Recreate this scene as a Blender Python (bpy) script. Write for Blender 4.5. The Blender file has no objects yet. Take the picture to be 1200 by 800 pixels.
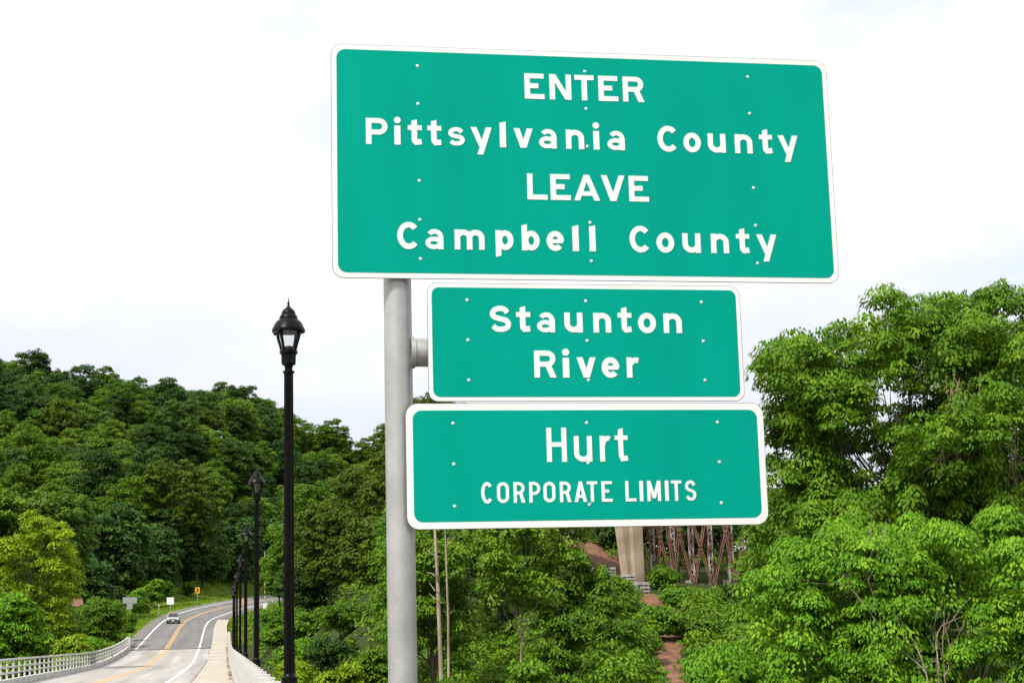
import bpy, math, random
import numpy as np
from mathutils import Matrix, Vector

S = bpy.context.scene
COL = S.collection
PI = math.pi

# ------------------------------------------------------------------ camera
cam_d = bpy.data.cameras.new('camera')
cam = bpy.data.objects.new('camera', cam_d)
COL.objects.link(cam)
cam_d.sensor_width = 36.0
cam_d.lens = 57.977
cam_d.clip_start = 0.1
cam_d.clip_end = 6000.0
# columns: right, up and backward axes of the camera in the world (bridge runs along +Y)
rot = Matrix(((0.98518353, -0.00460006, -0.17144169),
              (-0.16955402, -0.17641476, -0.96960263),
              (-0.02578461, 0.98430517, -0.17458088)))
cam.matrix_world = Matrix.Translation((0, 0, 1.6)) @ rot.to_4x4()
S.camera = cam

# ------------------------------------------------------------------ sky and sun
SUN_EL, SUN_AZ = math.radians(50), math.radians(226)      # azimuth clockwise from +Y: behind and left of the camera
world = bpy.data.worlds.new('World')
S.world = world
world.use_nodes = True
wt = world.node_tree
for n in list(wt.nodes):
    wt.nodes.remove(n)
w_out = wt.nodes.new('ShaderNodeOutputWorld')
w_bg = wt.nodes.new('ShaderNodeBackground')
w_bg.inputs['Strength'].default_value = 0.1
w_sky = wt.nodes.new('ShaderNodeTexSky')
w_sky.sky_type = 'NISHITA'
w_sky.sun_disc = False
w_sky.sun_elevation = SUN_EL
w_sky.sun_rotation = SUN_AZ
w_tc = wt.nodes.new('ShaderNodeTexCoord')
w_map = wt.nodes.new('ShaderNodeMapping')
w_map.inputs['Scale'].default_value = (1.6, 1.6, 4.2)
w_map.inputs['Location'].default_value = (3.7, 1.1, 0.4)
w_n = wt.nodes.new('ShaderNodeTexNoise')
w_n.inputs['Scale'].default_value = 1.9
w_n.inputs['Detail'].default_value = 6
w_n.inputs['Roughness'].default_value = 0.55
w_ramp = wt.nodes.new('ShaderNodeValToRGB')               # how much cloud covers the blue
w_ramp.color_ramp.elements[0].position = 0.26
w_ramp.color_ramp.elements[0].color = (0.40, 0.40, 0.40, 1)
w_ramp.color_ramp.elements[1].position = 0.46
w_ramp.color_ramp.elements[1].color = (1, 1, 1, 1)
w_n2 = wt.nodes.new('ShaderNodeTexNoise')
w_n2.inputs['Scale'].default_value = 3.1
w_n2.inputs['Detail'].default_value = 5
w_cl = wt.nodes.new('ShaderNodeValToRGB')                 # cloud brightness
w_cl.color_ramp.elements[0].position = 0.30
w_cl.color_ramp.elements[0].color = (0.86, 0.885, 0.93, 1)
w_cl.color_ramp.elements[1].position = 0.62
w_cl.color_ramp.elements[1].color = (1.05, 1.05, 1.05, 1)
w_mix = wt.nodes.new('ShaderNodeMixRGB')
w_sep = wt.nodes.new('ShaderNodeSeparateXYZ')
w_el = wt.nodes.new('ShaderNodeValToRGB')                 # overcast sky: brighter towards the zenith
for pos, c in ((0.0, (3.95, 4.08, 4.4)), (0.13, (4.2, 4.3, 4.62)), (0.24, (5.4, 5.42, 5.5)), (0.5, (5.7, 5.7, 5.72))):
    e_ = w_el.color_ramp.elements[0] if pos == 0 else w_el.color_ramp.elements.new(pos)
    e_.position = pos; e_.color = (*c, 1)
w_el.color_ramp.elements[-1].position = 1.0
w_el.color_ramp.elements[-1].color = (5.8, 5.8, 5.8, 1)
w_mul = wt.nodes.new('ShaderNodeMixRGB'); w_mul.blend_type = 'MULTIPLY'; w_mul.inputs['Fac'].default_value = 1.0
wt.links.new(w_tc.outputs['Generated'], w_sep.inputs[0])
wt.links.new(w_sep.outputs['Z'], w_el.inputs['Fac'])
wt.links.new(w_el.outputs['Color'], w_mul.inputs['Color1'])
wt.links.new(w_cl.outputs['Color'], w_mul.inputs['Color2'])
wt.links.new(w_tc.outputs['Generated'], w_map.inputs['Vector'])
wt.links.new(w_map.outputs['Vector'], w_n.inputs['Vector'])
wt.links.new(w_map.outputs['Vector'], w_n2.inputs['Vector'])
wt.links.new(w_n.outputs['Fac'], w_ramp.inputs['Fac'])
wt.links.new(w_n2.outputs['Fac'], w_cl.inputs['Fac'])
wt.links.new(w_ramp.outputs['Color'], w_mix.inputs['Fac'])
wt.links.new(w_sky.outputs['Color'], w_mix.inputs['Color1'])
wt.links.new(w_mul.outputs['Color'], w_mix.inputs['Color2'])
wt.links.new(w_mix.outputs['Color'], w_bg.inputs['Color'])
wt.links.new(w_bg.outputs['Background'], w_out.inputs['Surface'])

sun_d = bpy.data.lights.new('sun', 'SUN')
sun_d.energy = 2.2
sun_d.angle = math.radians(9)
sun_d.color = (1.0, 0.95, 0.87)
sun = bpy.data.objects.new('sun', sun_d)
COL.objects.link(sun)
to_sun = Vector((math.sin(SUN_AZ) * math.cos(SUN_EL), math.cos(SUN_AZ) * math.cos(SUN_EL), math.sin(SUN_EL)))
sun.rotation_euler = to_sun.to_track_quat('Z', 'Y').to_euler()

S.view_settings.view_transform = 'Standard'
S.view_settings.look = 'None'
S.view_settings.exposure = 1.1
S.view_settings.gamma = 1.0
S.view_settings.use_curve_mapping = False
S.render.engine = 'CYCLES'
S.cycles.max_bounces = 6
S.cycles.transparent_max_bounces = 12

# ------------------------------------------------------------------ materials
def new_mat(name):
    m = bpy.data.materials.new(name)
    m.use_nodes = True
    nt = m.node_tree
    return m, nt, nt.nodes['Principled BSDF']

def mat(name, c1, c2=None, rough=0.6, metal=0.0, scale=4.0, bump=0.0, bscale=None, spec=0.4, detail=6,
        stretch=(1, 1, 1), coords='Object', lo=0.35, hi=0.65):
    """noise-mottled surface between two colours, with optional fine relief"""
    m, nt, b = new_mat(name)
    c2 = c2 or tuple(min(1, v * 0.8) for v in c1)
    tc = nt.nodes.new('ShaderNodeTexCoord')
    mp = nt.nodes.new('ShaderNodeMapping')
    mp.inputs['Scale'].default_value = stretch
    nt.links.new(tc.outputs[coords], mp.inputs['Vector'])
    nz = nt.nodes.new('ShaderNodeTexNoise')
    nz.inputs['Scale'].default_value = scale
    nz.inputs['Detail'].default_value = detail
    nt.links.new(mp.outputs['Vector'], nz.inputs['Vector'])
    r = nt.nodes.new('ShaderNodeValToRGB')
    r.color_ramp.elements[0].position = lo
    r.color_ramp.elements[0].color = (*c1, 1)
    r.color_ramp.elements[1].position = hi
    r.color_ramp.elements[1].color = (*c2, 1)
    nt.links.new(nz.outputs['Fac'], r.inputs['Fac'])
    nt.links.new(r.outputs['Color'], b.inputs['Base Color'])
    b.inputs['Roughness'].default_value = rough
    b.inputs['Metallic'].default_value = metal
    b.inputs['Specular IOR Level'].default_value = spec
    if bump:
        n2 = nt.nodes.new('ShaderNodeTexNoise')
        n2.inputs['Scale'].default_value = bscale or scale * 6
        n2.inputs['Detail'].default_value = 5
        nt.links.new(mp.outputs['Vector'], n2.inputs['Vector'])
        bp = nt.nodes.new('ShaderNodeBump')
        bp.inputs['Strength'].default_value = bump
        bp.inputs['Distance'].default_value = 0.05
        nt.links.new(n2.outputs['Fac'], bp.inputs['Height'])
        nt.links.new(bp.outputs['Normal'], b.inputs['Normal'])
    return m

def leaf_mat(name, dark, mid, light, transl=0.24, hue_var=0.5):
    """leaf colour varies per leaf (tint), per clump (clump) and per tree"""
    m, nt, b = new_mat(name)
    at = nt.nodes.new('ShaderNodeAttribute')
    at.attribute_name = 'tint'
    oi = nt.nodes.new('ShaderNodeObjectInfo')
    ad = nt.nodes.new('ShaderNodeMath'); ad.operation = 'MULTIPLY_ADD'
    ad.inputs[1].default_value = 0.30 * hue_var
    nt.links.new(oi.outputs['Random'], ad.inputs[0])
    nt.links.new(at.outputs['Fac'], ad.inputs[2])
    sb = nt.nodes.new('ShaderNodeMath'); sb.operation = 'SUBTRACT'
    sb.inputs[1].default_value = 0.15 * hue_var
    nt.links.new(ad.outputs[0], sb.inputs[0])
    r = nt.nodes.new('ShaderNodeValToRGB')
    e = r.color_ramp.elements
    e[0].position = 0.08; e[0].color = (*dark, 1)
    e[1].position = 0.92; e[1].color = (*light, 1)
    k = e.new(0.5); k.color = (*mid, 1)
    nt.links.new(sb.outputs[0], r.inputs['Fac'])
    nt.links.new(r.outputs['Color'], b.inputs['Base Color'])
    b.inputs['Roughness'].default_value = 0.55
    b.inputs['Specular IOR Level'].default_value = 0.11
    tr = nt.nodes.new('ShaderNodeBsdfTranslucent')
    hs = nt.nodes.new('ShaderNodeHueSaturation')
    hs.inputs['Hue'].default_value = 0.485
    hs.inputs['Saturation'].default_value = 1.1
    hs.inputs['Value'].default_value = 1.25
    nt.links.new(r.outputs['Color'], hs.inputs['Color'])
    nt.links.new(hs.outputs['Color'], tr.inputs['Color'])
    mx = nt.nodes.new('ShaderNodeMixShader')
    mx.inputs['Fac'].default_value = transl
    out = nt.nodes['Material Output']
    nt.links.new(b.outputs['BSDF'], mx.inputs[1])
    nt.links.new(tr.outputs['BSDF'], mx.inputs[2])
    nt.links.new(mx.outputs['Shader'], out.inputs['Surface'])
    return m

M = {}
M['sign_green'] = mat('sign_green', (0.0003, 0.312, 0.226), (0.0003, 0.282, 0.208), rough=0.55, scale=1.0, spec=0.03, stretch=(3.5, 1, 0.7), detail=9, lo=0.3, hi=0.7)
M['sign_white'] = mat('sign_white', (0.78, 0.78, 0.755), (0.74, 0.735, 0.705), rough=0.4, scale=2.0, spec=0.35)
M['sheet_edge'] = mat('sheet_edge', (0.20, 0.19, 0.18), (0.14, 0.13, 0.12), rough=0.6, scale=5)
M['aluminium'] = mat('aluminium', (0.42, 0.42, 0.41), (0.33, 0.33, 0.33), rough=0.45, metal=0.6, scale=9)
M['bolt'] = mat('bolt', (0.80, 0.80, 0.78), (0.7, 0.7, 0.69), rough=0.4, metal=0.1, scale=60)
def galvanised():
    m, nt, b = new_mat('galvanised_steel')
    tc = nt.nodes.new('ShaderNodeTexCoord')
    v = nt.nodes.new('ShaderNodeTexVoronoi'); v.inputs['Scale'].default_value = 70
    nz = nt.nodes.new('ShaderNodeTexNoise'); nz.inputs['Scale'].default_value = 5.5; nz.inputs['Detail'].default_value = 9
    nt.links.new(tc.outputs['Object'], v.inputs['Vector']); nt.links.new(tc.outputs['Object'], nz.inputs['Vector'])
    mx = nt.nodes.new('ShaderNodeMixRGB'); mx.blend_type = 'MIX'; mx.inputs['Fac'].default_value = 0.86
    nt.links.new(v.outputs['Color'], mx.inputs['Color1']); nt.links.new(nz.outputs['Fac'], mx.inputs['Color2'])
    bw = nt.nodes.new('ShaderNodeRGBToBW'); nt.links.new(mx.outputs['Color'], bw.inputs['Color'])
    r = nt.nodes.new('ShaderNodeValToRGB')
    r.color_ramp.elements[0].position = 0.30; r.color_ramp.elements[0].color = (0.335, 0.335, 0.325, 1)
    r.color_ramp.elements[1].position = 0.68; r.color_ramp.elements[1].color = (0.455, 0.455, 0.44, 1)
    nt.links.new(bw.outputs['Val'], r.inputs['Fac'])
    nt.links.new(r.outputs['Color'], b.inputs['Base Color'])
    b.inputs['Metallic'].default_value = 0.45
    b.inputs['Roughness'].default_value = 0.42
    bp = nt.nodes.new('ShaderNodeBump'); bp.inputs['Strength'].default_value = 0.08
    nt.links.new(nz.outputs['Fac'], bp.inputs['Height']); nt.links.new(bp.outputs['Normal'], b.inputs['Normal'])
    return m
M['galv'] = galvanised()
M['black_iron'] = mat('black_iron', (0.003, 0.0028, 0.0028), (0.006, 0.005, 0.0045), rough=0.33, scale=14, spec=0.13)
M['concrete'] = mat('concrete', (0.45, 0.43, 0.40), (0.33, 0.31, 0.28), rough=0.9, scale=0.6, bump=0.25, bscale=14, detail=10)
M['parapet'] = mat('parapet_concrete', (0.58, 0.57, 0.54), (0.42, 0.41, 0.38), rough=0.85, scale=0.9, bump=0.2, bscale=12, detail=10)
M['walk'] = mat('sidewalk_concrete', (0.46, 0.415, 0.35), (0.36, 0.32, 0.265), rough=0.9, scale=0.5, bump=0.2, bscale=9, detail=10)
M['bridge_road'] = mat('bridge_concrete', (0.43, 0.405, 0.37), (0.27, 0.25, 0.225), rough=0.85, scale=0.55, bump=0.2, bscale=9,
                       detail=9, stretch=(1.6, 0.05, 1))
M['asphalt'] = mat('asphalt', (0.135, 0.130, 0.128), (0.185, 0.178, 0.172), rough=0.9, scale=0.5, bump=0.2, bscale=10, detail=9, stretch=(1.6, 0.08, 1))
M['gravel'] = mat('gravel_edge', (0.20, 0.175, 0.145), (0.13, 0.12, 0.10), rough=0.95, scale=1.5, bump=0.4, bscale=12, detail=10)
M['paint_white'] = mat('paint_white', (0.76, 0.76, 0.74), (0.58, 0.57, 0.55), rough=0.7, scale=2.5, detail=8)
M['paint_yellow'] = mat('paint_yellow', (0.66, 0.36, 0.07), (0.48, 0.30, 0.12), rough=0.7, scale=1.2, detail=8)
M['bark'] = mat('bark', (0.10, 0.075, 0.055), (0.05, 0.04, 0.032), rough=0.95, scale=3, bump=0.5, bscale=20, stretch=(1, 1, 0.3))
M['bark_pale'] = mat('bark_pale', (0.40, 0.32, 0.24), (0.24, 0.18, 0.13), rough=0.95, scale=3, bump=0.4, bscale=20, stretch=(1, 1, 0.3))
M['vine'] = mat('dead_vine', (0.28, 0.19, 0.12), (0.17, 0.11, 0.07), rough=0.95, scale=3)
M['rust'] = mat('rusty_steel', (0.26, 0.125, 0.082), (0.14, 0.068, 0.046), rough=0.9, scale=1.2, detail=9)
M['rust_paint'] = mat('flaking_grey_paint', (0.40, 0.37, 0.34), (0.13, 0.072, 0.05), rough=0.85, scale=2.2, detail=9, stretch=(1, 1, 0.5), lo=0.40, hi=0.54)
M['pier'] = mat('old_pier_concrete', (0.42, 0.335, 0.24), (0.27, 0.205, 0.14), rough=0.9, scale=0.7, detail=9, bump=0.2, bscale=8)
M['clay'] = mat('red_clay', (0.235, 0.105, 0.055), (0.135, 0.062, 0.034), rough=0.95, scale=1.7, detail=12, bump=1.0, bscale=7, lo=0.4, hi=0.6)
M['timber'] = mat('weathered_timber', (0.42, 0.41, 0.38), (0.26, 0.25, 0.23), rough=0.9, scale=2.5, detail=8)
M['glass'] = None
def glass():
    m, nt, b = new_mat('lantern_glass')
    nt.nodes.remove(b)
    t = nt.nodes.new('ShaderNodeBsdfTransparent'); t.inputs['Color'].default_value = (0.93, 0.95, 0.95, 1)
    g = nt.nodes.new('ShaderNodeBsdfGlossy'); g.inputs['Roughness'].default_value = 0.05
    mx = nt.nodes.new('ShaderNodeMixShader'); mx.inputs['Fac'].default_value = 0.10
    nt.links.new(t.outputs[0], mx.inputs[1]); nt.links.new(g.outputs[0], mx.inputs[2])
    nt.links.new(mx.outputs[0], nt.nodes['Material Output'].inputs['Surface'])
    return m
M['glass'] = glass()
M['car_paint'] = mat('silver_car_paint', (0.50, 0.52, 0.54), (0.46, 0.48, 0.50), rough=0.25, metal=0.5, scale=3)
M['car_glass'] = mat('car_glass', (0.012, 0.015, 0.018), (0.016, 0.02, 0.022), rough=0.06, scale=3, spec=0.7)
M['rubber'] = mat('rubber', (0.018, 0.018, 0.018), (0.03, 0.03, 0.03), rough=0.85, scale=8)
M['dark_plastic'] = mat('dark_plastic', (0.02, 0.02, 0.022), (0.03, 0.03, 0.03), rough=0.6, scale=8)
M['headlight'] = mat('headlight_lens', (0.8, 0.8, 0.8), (0.7, 0.7, 0.7), rough=0.1, scale=8, spec=0.8)
M['amber'] = mat('amber_plastic', (0.8, 0.32, 0.05), (0.7, 0.27, 0.04), rough=0.4, scale=8)
M['chevron_yellow'] = mat('chevron_yellow', (0.80, 0.36, 0.02), (0.75, 0.33, 0.02), rough=0.45, scale=3)
M['black_sheet'] = mat('black_sheeting', (0.012, 0.012, 0.012), (0.02, 0.02, 0.02), rough=0.5, scale=3)
M['brick_red'] = mat('shed_boards', (0.30, 0.24, 0.20), (0.22, 0.17, 0.14), rough=0.9, scale=2)
M['roof_brown'] = mat('brown_roof', (0.24, 0.11, 0.07), (0.16, 0.08, 0.05), rough=0.9, scale=2)

M['leaf_bright'] = leaf_mat('leaf_bright', (0.054, 0.168, 0.010), (0.122, 0.280, 0.014), (0.225, 0.405, 0.020))
M['leaf_hick'] = leaf_mat('leaf_hickory', (0.040, 0.120, 0.009), (0.092, 0.206, 0.012), (0.176, 0.310, 0.016))
M['leaf_light'] = leaf_mat('leaf_light', (0.046, 0.130, 0.010), (0.100, 0.205, 0.012), (0.175, 0.290, 0.018))
M['leaf_mid'] = leaf_mat('leaf_mid', (0.038, 0.108, 0.008), (0.080, 0.172, 0.010), (0.142, 0.252, 0.014))
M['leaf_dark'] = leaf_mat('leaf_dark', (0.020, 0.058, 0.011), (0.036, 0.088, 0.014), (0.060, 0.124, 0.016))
M['leaf_olive'] = leaf_mat('leaf_olive', (0.038, 0.076, 0.008), (0.072, 0.122, 0.010), (0.118, 0.174, 0.012))
M['leaf_yellow'] = leaf_mat('leaf_yellowgreen', (0.095, 0.185, 0.008), (0.190, 0.300, 0.010), (0.300, 0.400, 0.015))
M['leaf_hill'] = leaf_mat('leaf_hill', (0.042, 0.108, 0.015), (0.094, 0.188, 0.018), (0.165, 0.270, 0.022), hue_var=1.5)
M['leaf_blue'] = leaf_mat('leaf_deep', (0.023, 0.070, 0.017), (0.052, 0.122, 0.022), (0.092, 0.175, 0.025), hue_var=1.5)
M['leaf_grass'] = leaf_mat('leaf_grass', (0.080, 0.175, 0.012), (0.145, 0.250, 0.016), (0.210, 0.290, 0.026))
M['grass'] = mat('verge_turf', (0.105, 0.195, 0.018), (0.17, 0.225, 0.035), rough=0.95, scale=1.4, bump=0.5, bscale=10, detail=10, spec=0.1)

# ------------------------------------------------------------------ mesh helpers
class MB:
    """collects faces, then links them as ONE mesh object"""
    def __init__(s):
        s.v = []; s.f = []
    def add(s, vs, fs):
        o = len(s.v)
        s.v += [tuple(v) for v in vs]
        s.f += [tuple(i + o for i in f) for f in fs]
        return s
    def box(s, x0, x1, y0, y1, z0, z1):
        return s.add([(x0, y0, z0), (x1, y0, z0), (x1, y1, z0), (x0, y1, z0), (x0, y0, z1), (x1, y0, z1), (x1, y1, z1), (x0, y1, z1)],
                     [(0, 3, 2, 1), (4, 5, 6, 7), (0, 1, 5, 4), (1, 2, 6, 5), (2, 3, 7, 6), (3, 0, 4, 7)])
    def lathe(s, prof, n=20, c=(0, 0, 0), fl=None):
        """prof: (r, z) from bottom to top"""
        vs = []
        for (r, z) in prof:
            for k in range(n):
                a = 2 * PI * k / n
                rr = r * (fl if (fl and k % 2) else 1)
                vs.append((c[0] + rr * math.cos(a), c[1] + rr * math.sin(a), c[2] + z))
        fs = []
        for j in range(len(prof) - 1):
            for k in range(n):
                k2 = (k + 1) % n
                fs.append((j * n + k, j * n + k2, (j + 1) * n + k2, (j + 1) * n + k))
        fs.append(tuple(reversed(range(n))))
        fs.append(tuple((len(prof) - 1) * n + k for k in range(n)))
        return s.add(vs, fs)
    def bar(s, a, b, w, h=None, up=(0, 0, 1)):
        """rectangular bar from a to b"""
        h = h or w
        a = Vector(a); b = Vector(b)
        d = (b - a).normalized()
        u = Vector(up)
        if abs(d.dot(u)) > 0.98: u = Vector((1, 0, 0))
        x = d.cross(u).normalized(); y = x.cross(d).normalized()
        vs = []
        for p in (a, b):
            for sx, sy in ((-1, -1), (1, -1), (1, 1), (-1, 1)):
                vs.append(p + x * (sx * w / 2) + y * (sy * h / 2))
        return s.add(vs, [(0, 1, 2, 3), (7, 6, 5, 4), (0, 4, 5, 1), (1, 5, 6, 2), (2, 6, 7, 3), (3, 7, 4, 0)])
    def tube(s, pts, rad, n=7):
        pts = [Vector(p) for p in pts]
        rings = []
        o = len(s.v)
        for i, p in enumerate(pts):
            d = (pts[min(i + 1, len(pts) - 1)] - pts[max(i - 1, 0)]).normalized()
            u = Vector((0, 1, 0)) if abs(d.y) < 0.9 else Vector((1, 0, 0))
            x = d.cross(u).normalized(); y = d.cross(x)
            r = rad[i] if hasattr(rad, '__len__') else rad
            for k in range(n):
                a = 2 * PI * k / n
                s.v.append(tuple(p + x * (r * math.cos(a)) + y * (r * math.sin(a))))
        for i in range(len(pts) - 1):
            for k in range(n):
                k2 = (k + 1) % n
                s.f.append((o + i * n + k, o + i * n + k2, o + (i + 1) * n + k2, o + (i + 1) * n + k))
        s.f.append(tuple(o + k for k in reversed(range(n))))
        s.f.append(tuple(o + (len(pts) - 1) * n + k for k in range(n)))
        return s
    def mesh(s, name, m, smooth=False):
        me = bpy.data.meshes.new(name)
        me.from_pydata(s.v, [], s.f)
        me.update()
        if m: me.materials.append(m)
        if smooth:
            me.polygons.foreach_set('use_smooth', [True] * len(me.polygons))
            me.set_sharp_from_angle(angle=math.radians(40))
        return me
    def build(s, name, m, parent=None, smooth=False, loc=None):
        return put(name, s.mesh(name, m, smooth), parent, loc)

def put(name, me, parent=None, loc=None, rz=None):
    o = bpy.data.objects.new(name, me)
    COL.objects.link(o)
    if parent is not None: o.parent = parent
    if loc is not None: o.location = loc
    if rz is not None: o.rotation_euler = (0, 0, rz)
    return o

def tag(o, label=None, cat=None, group=None, kind=None):
    if label: o['label'] = label
    if cat: o['category'] = cat
    if group: o['group'] = group
    if kind: o['kind'] = kind
    return o

def thing(name, loc, label, cat, group=None, rz=0):
    o = bpy.data.objects.new(name, None)
    COL.objects.link(o)
    o.empty_display_size = 0.3
    o.location = loc
    o.rotation_euler = (0, 0, rz)
    return tag(o, label, cat, group)

def copy_tree(o, parent=None):
    c = o.copy(); COL.objects.link(c); c.parent = parent
    for ch in list(o.children): copy_tree(ch, c)
    return c

# ------------------------------------------------------------------ the lie of the land
def sstep(a, b, x):
    t = np.clip((np.asarray(x, float) - a) / (b - a), 0, 1)
    return t * t * (3 - 2 * t)

K = 3.6e-4
def road_z(y):
    """deck level until the sag at the bridge's far end, then a steady climb"""
    y = np.asarray(y, float)
    return np.where(y < 120, -0.15, np.where(y < 194, -0.15 + K * (np.clip(y, 120, 194) - 120) ** 2,
                    -0.15 + K * 74 ** 2 + 2 * K * 74 * (y - 194)))

RX = np.array([-60, 170, 225, 247, 258, 270, 290, 311, 335, 365, 390, 410, 425, 438, 480], float)
RC = np.array([-5.85, -5.85, -5.85, -5.55, -5.0, -4.1, -2.0, 1.2, 5.6, 12.8, 22.0, 35.0, 51.0, 74.0, 170.0], float)
def road_x(y):
    return np.interp(y, _ry, _rx)
_ry = np.arange(-60, 481, 1.0)
_rx = np.interp(_ry, RX, RC)
for _ in range(3):
    _rx[3:-3] = np.convolve(_rx, np.ones(7) / 7, 'valid')
def bank(y):
    """cross-fall on the curve"""
    return 0.09 * sstep(225, 285, y)

def hill_amp(x):
    return np.interp(x, [-200, -66, -50, -16, 0, 17, 35, 55, 90, 140, 220], [59, 55, 49, 46.5, 44.5, 39, 34, 30, 22, 12, 8])

def ground(x, y):
    x = np.asarray(x, float); y = np.asarray(y, float)
    right = np.interp(y, [-400, -50, 20, 45, 75, 92, 106, 112, 118, 128, 170, 230, 300, 600, 2500],
                      [-2, -9.5, -9.5, -5.5, -0.9, 1.4, 3.8, 4.3, 5.3, 7.0, 7.5, 8.5, 12, 16, 30])
    clay = 3.2 * np.exp(-((x - 25) / 5.0) ** 2 - ((y - 127) / 9.0) ** 2)
    mid = np.interp(y, [-400, -50, 60, 120, 160, 170], [-2, -9.5, -9.5, -6.5, -1.4, 0.3])
    mid = np.where(y > 170, road_z(y) - 0.45, mid)
    left = np.interp(y, [-400, -50, 60, 120, 170, 230, 300, 345, 600], [-2, -9.5, -8.5, -3.5, 0.2, 3.6, 8.8, 13.0, 18])
    wr = sstep(4, 19, x)
    far = sstep(165, 260, y)
    base = mid * (1 - wr) + right * wr
    wl = sstep(-10, -20, x)
    base = base * (1 - wl) + left * wl
    n = (np.sin(x * 0.21 + 1.3) * np.cos(y * 0.17) + 0.6 * np.sin(x * 0.47 + y * 0.39)) * 0.28
    h = base + clay + n * sstep(4, 9, np.abs(x - np.interp(y, _ry, _rx)))
    y_in = np.interp(x, [-60, -12, 0, 13, 22, 35, 51, 74, 140], [305, 305, 322, 372, 400, 420, 436, 448, 470])   # foot of the hill, outside the bend
    hill = hill_amp(x) * sstep(0, 1, (y - y_in) / (512 - y_in)) * (1 - 0.5 * sstep(560, 1200, y))
    h = h + hill
    # beyond the bridge the land is graded to carry the road
    d = np.abs(x - np.interp(y, _ry, _rx)) / np.sqrt(1 + np.interp(y, _ry, np.gradient(_rx)) ** 2)
    g = (1 - sstep(6.5, 17, d)) * sstep(166, 174, y) * (1 - sstep(436, 446, y))
    rz = road_z(y) - 0.16 - np.clip(d - 5.0, 0, 3) * 0.05 - bank(y) * np.clip(x - np.interp(y, _ry, _rx), -8, 8)
    return h * (1 - g) + rz * g

def gz(x, y): return float(ground(x, y))

def build_ground():
    xs = np.unique(np.concatenate([np.linspace(-3000, -200, 20), np.linspace(-200, -40, 41), np.linspace(-40, 70, 111), np.linspace(70, 260, 48), np.linspace(260, 3000, 20)]))
    ys = np.unique(np.concatenate([np.linspace(-1500, -60, 20), np.linspace(-60, 60, 41), np.linspace(60, 480, 281), np.linspace(480, 700, 45), np.linspace(700, 4500, 25)]))
    X, Y = np.meshgrid(xs, ys)
    Z = ground(X, Y)
    nx, ny = len(xs), len(ys)
    co = np.stack([X, Y, Z], -1).reshape(-1, 3)
    i = np.arange(ny * nx).reshape(ny, nx)
    q = np.stack([i[:-1, :-1], i[:-1, 1:], i[1:, 1:], i[1:, :-1]], -1).reshape(-1, 4)
    me = raw_mesh('ground', co, q)
    me.polygons.foreach_set('use_smooth', np.ones(len(q), bool))
    return me

def raw_mesh(name, co, faces, tint=None):
    me = bpy.data.meshes.new(name)
    co = np.ascontiguousarray(co, np.float32); faces = np.ascontiguousarray(faces, np.int32)
    k = faces.shape[1]
    me.vertices.add(len(co)); me.vertices.foreach_set('co', co.ravel())
    me.loops.add(faces.size); me.loops.foreach_set('vertex_index', faces.ravel())
    me.polygons.add(len(faces))
    me.polygons.foreach_set('loop_start', np.arange(0, faces.size, k, dtype=np.int32))
    me.polygons.foreach_set('loop_total', np.full(len(faces), k, np.int32))
    if tint is not None:
        a = me.attributes.new('tint', 'FLOAT', 'POINT')
        a.data.foreach_set('value', np.ascontiguousarray(tint, np.float32))
    me.update(calc_edges=True)
    return me

def ground_mat():
    m, nt, b = new_mat('ground_cover')
    tc = nt.nodes.new('ShaderNodeTexCoord')
    n1 = nt.nodes.new('ShaderNodeTexNoise'); n1.inputs['Scale'].default_value = 0.09; n1.inputs['Detail'].default_value = 8
    n2 = nt.nodes.new('ShaderNodeTexNoise'); n2.inputs['Scale'].default_value = 1.7; n2.inputs['Detail'].default_value = 8
    for n in (n1, n2): nt.links.new(tc.outputs['Object'], n.inputs['Vector'])
    r1 = nt.nodes.new('ShaderNodeValToRGB')
    r1.color_ramp.elements[0].position = 0.3; r1.color_ramp.elements[0].color = (0.022, 0.045, 0.010, 1)
    r1.color_ramp.elements[1].position = 0.7; r1.color_ramp.elements[1].color = (0.055, 0.070, 0.020, 1)
    nt.links.new(n2.outputs['Fac'], r1.inputs['Fac'])
    r2 = nt.nodes.new('ShaderNodeValToRGB')
    r2.color_ramp.elements[0].position = 0.60; r2.color_ramp.elements[0].color = (0, 0, 0, 1)
    r2.color_ramp.elements[1].position = 0.70; r2.color_ramp.elements[1].color = (1, 1, 1, 1)
    nt.links.new(n1.outputs['Fac'], r2.inputs['Fac'])
    mx = nt.nodes.new('ShaderNodeMixRGB'); mx.inputs['Color2'].default_value = (0.085, 0.06, 0.038, 1)
    nt.links.new(r2.outputs['Color'], mx.inputs['Fac']); nt.links.new(r1.outputs['Color'], mx.inputs['Color1'])
    nt.links.new(mx.outputs['Color'], b.inputs['Base Color'])
    b.inputs['Roughness'].default_value = 0.95
    b.inputs['Specular IOR Level'].default_value = 0.1
    bp = nt.nodes.new('ShaderNodeBump'); bp.inputs['Strength'].default_value = 0.8; bp.inputs['Distance'].default_value = 0.3
    nt.links.new(n2.outputs['Fac'], bp.inputs['Height']); nt.links.new(bp.outputs['Normal'], b.inputs['Normal'])
    return m
M['ground'] = ground_mat()
gme = build_ground(); gme.materials.append(M['ground'])
tag(put('ground', gme), kind='structure')

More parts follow.
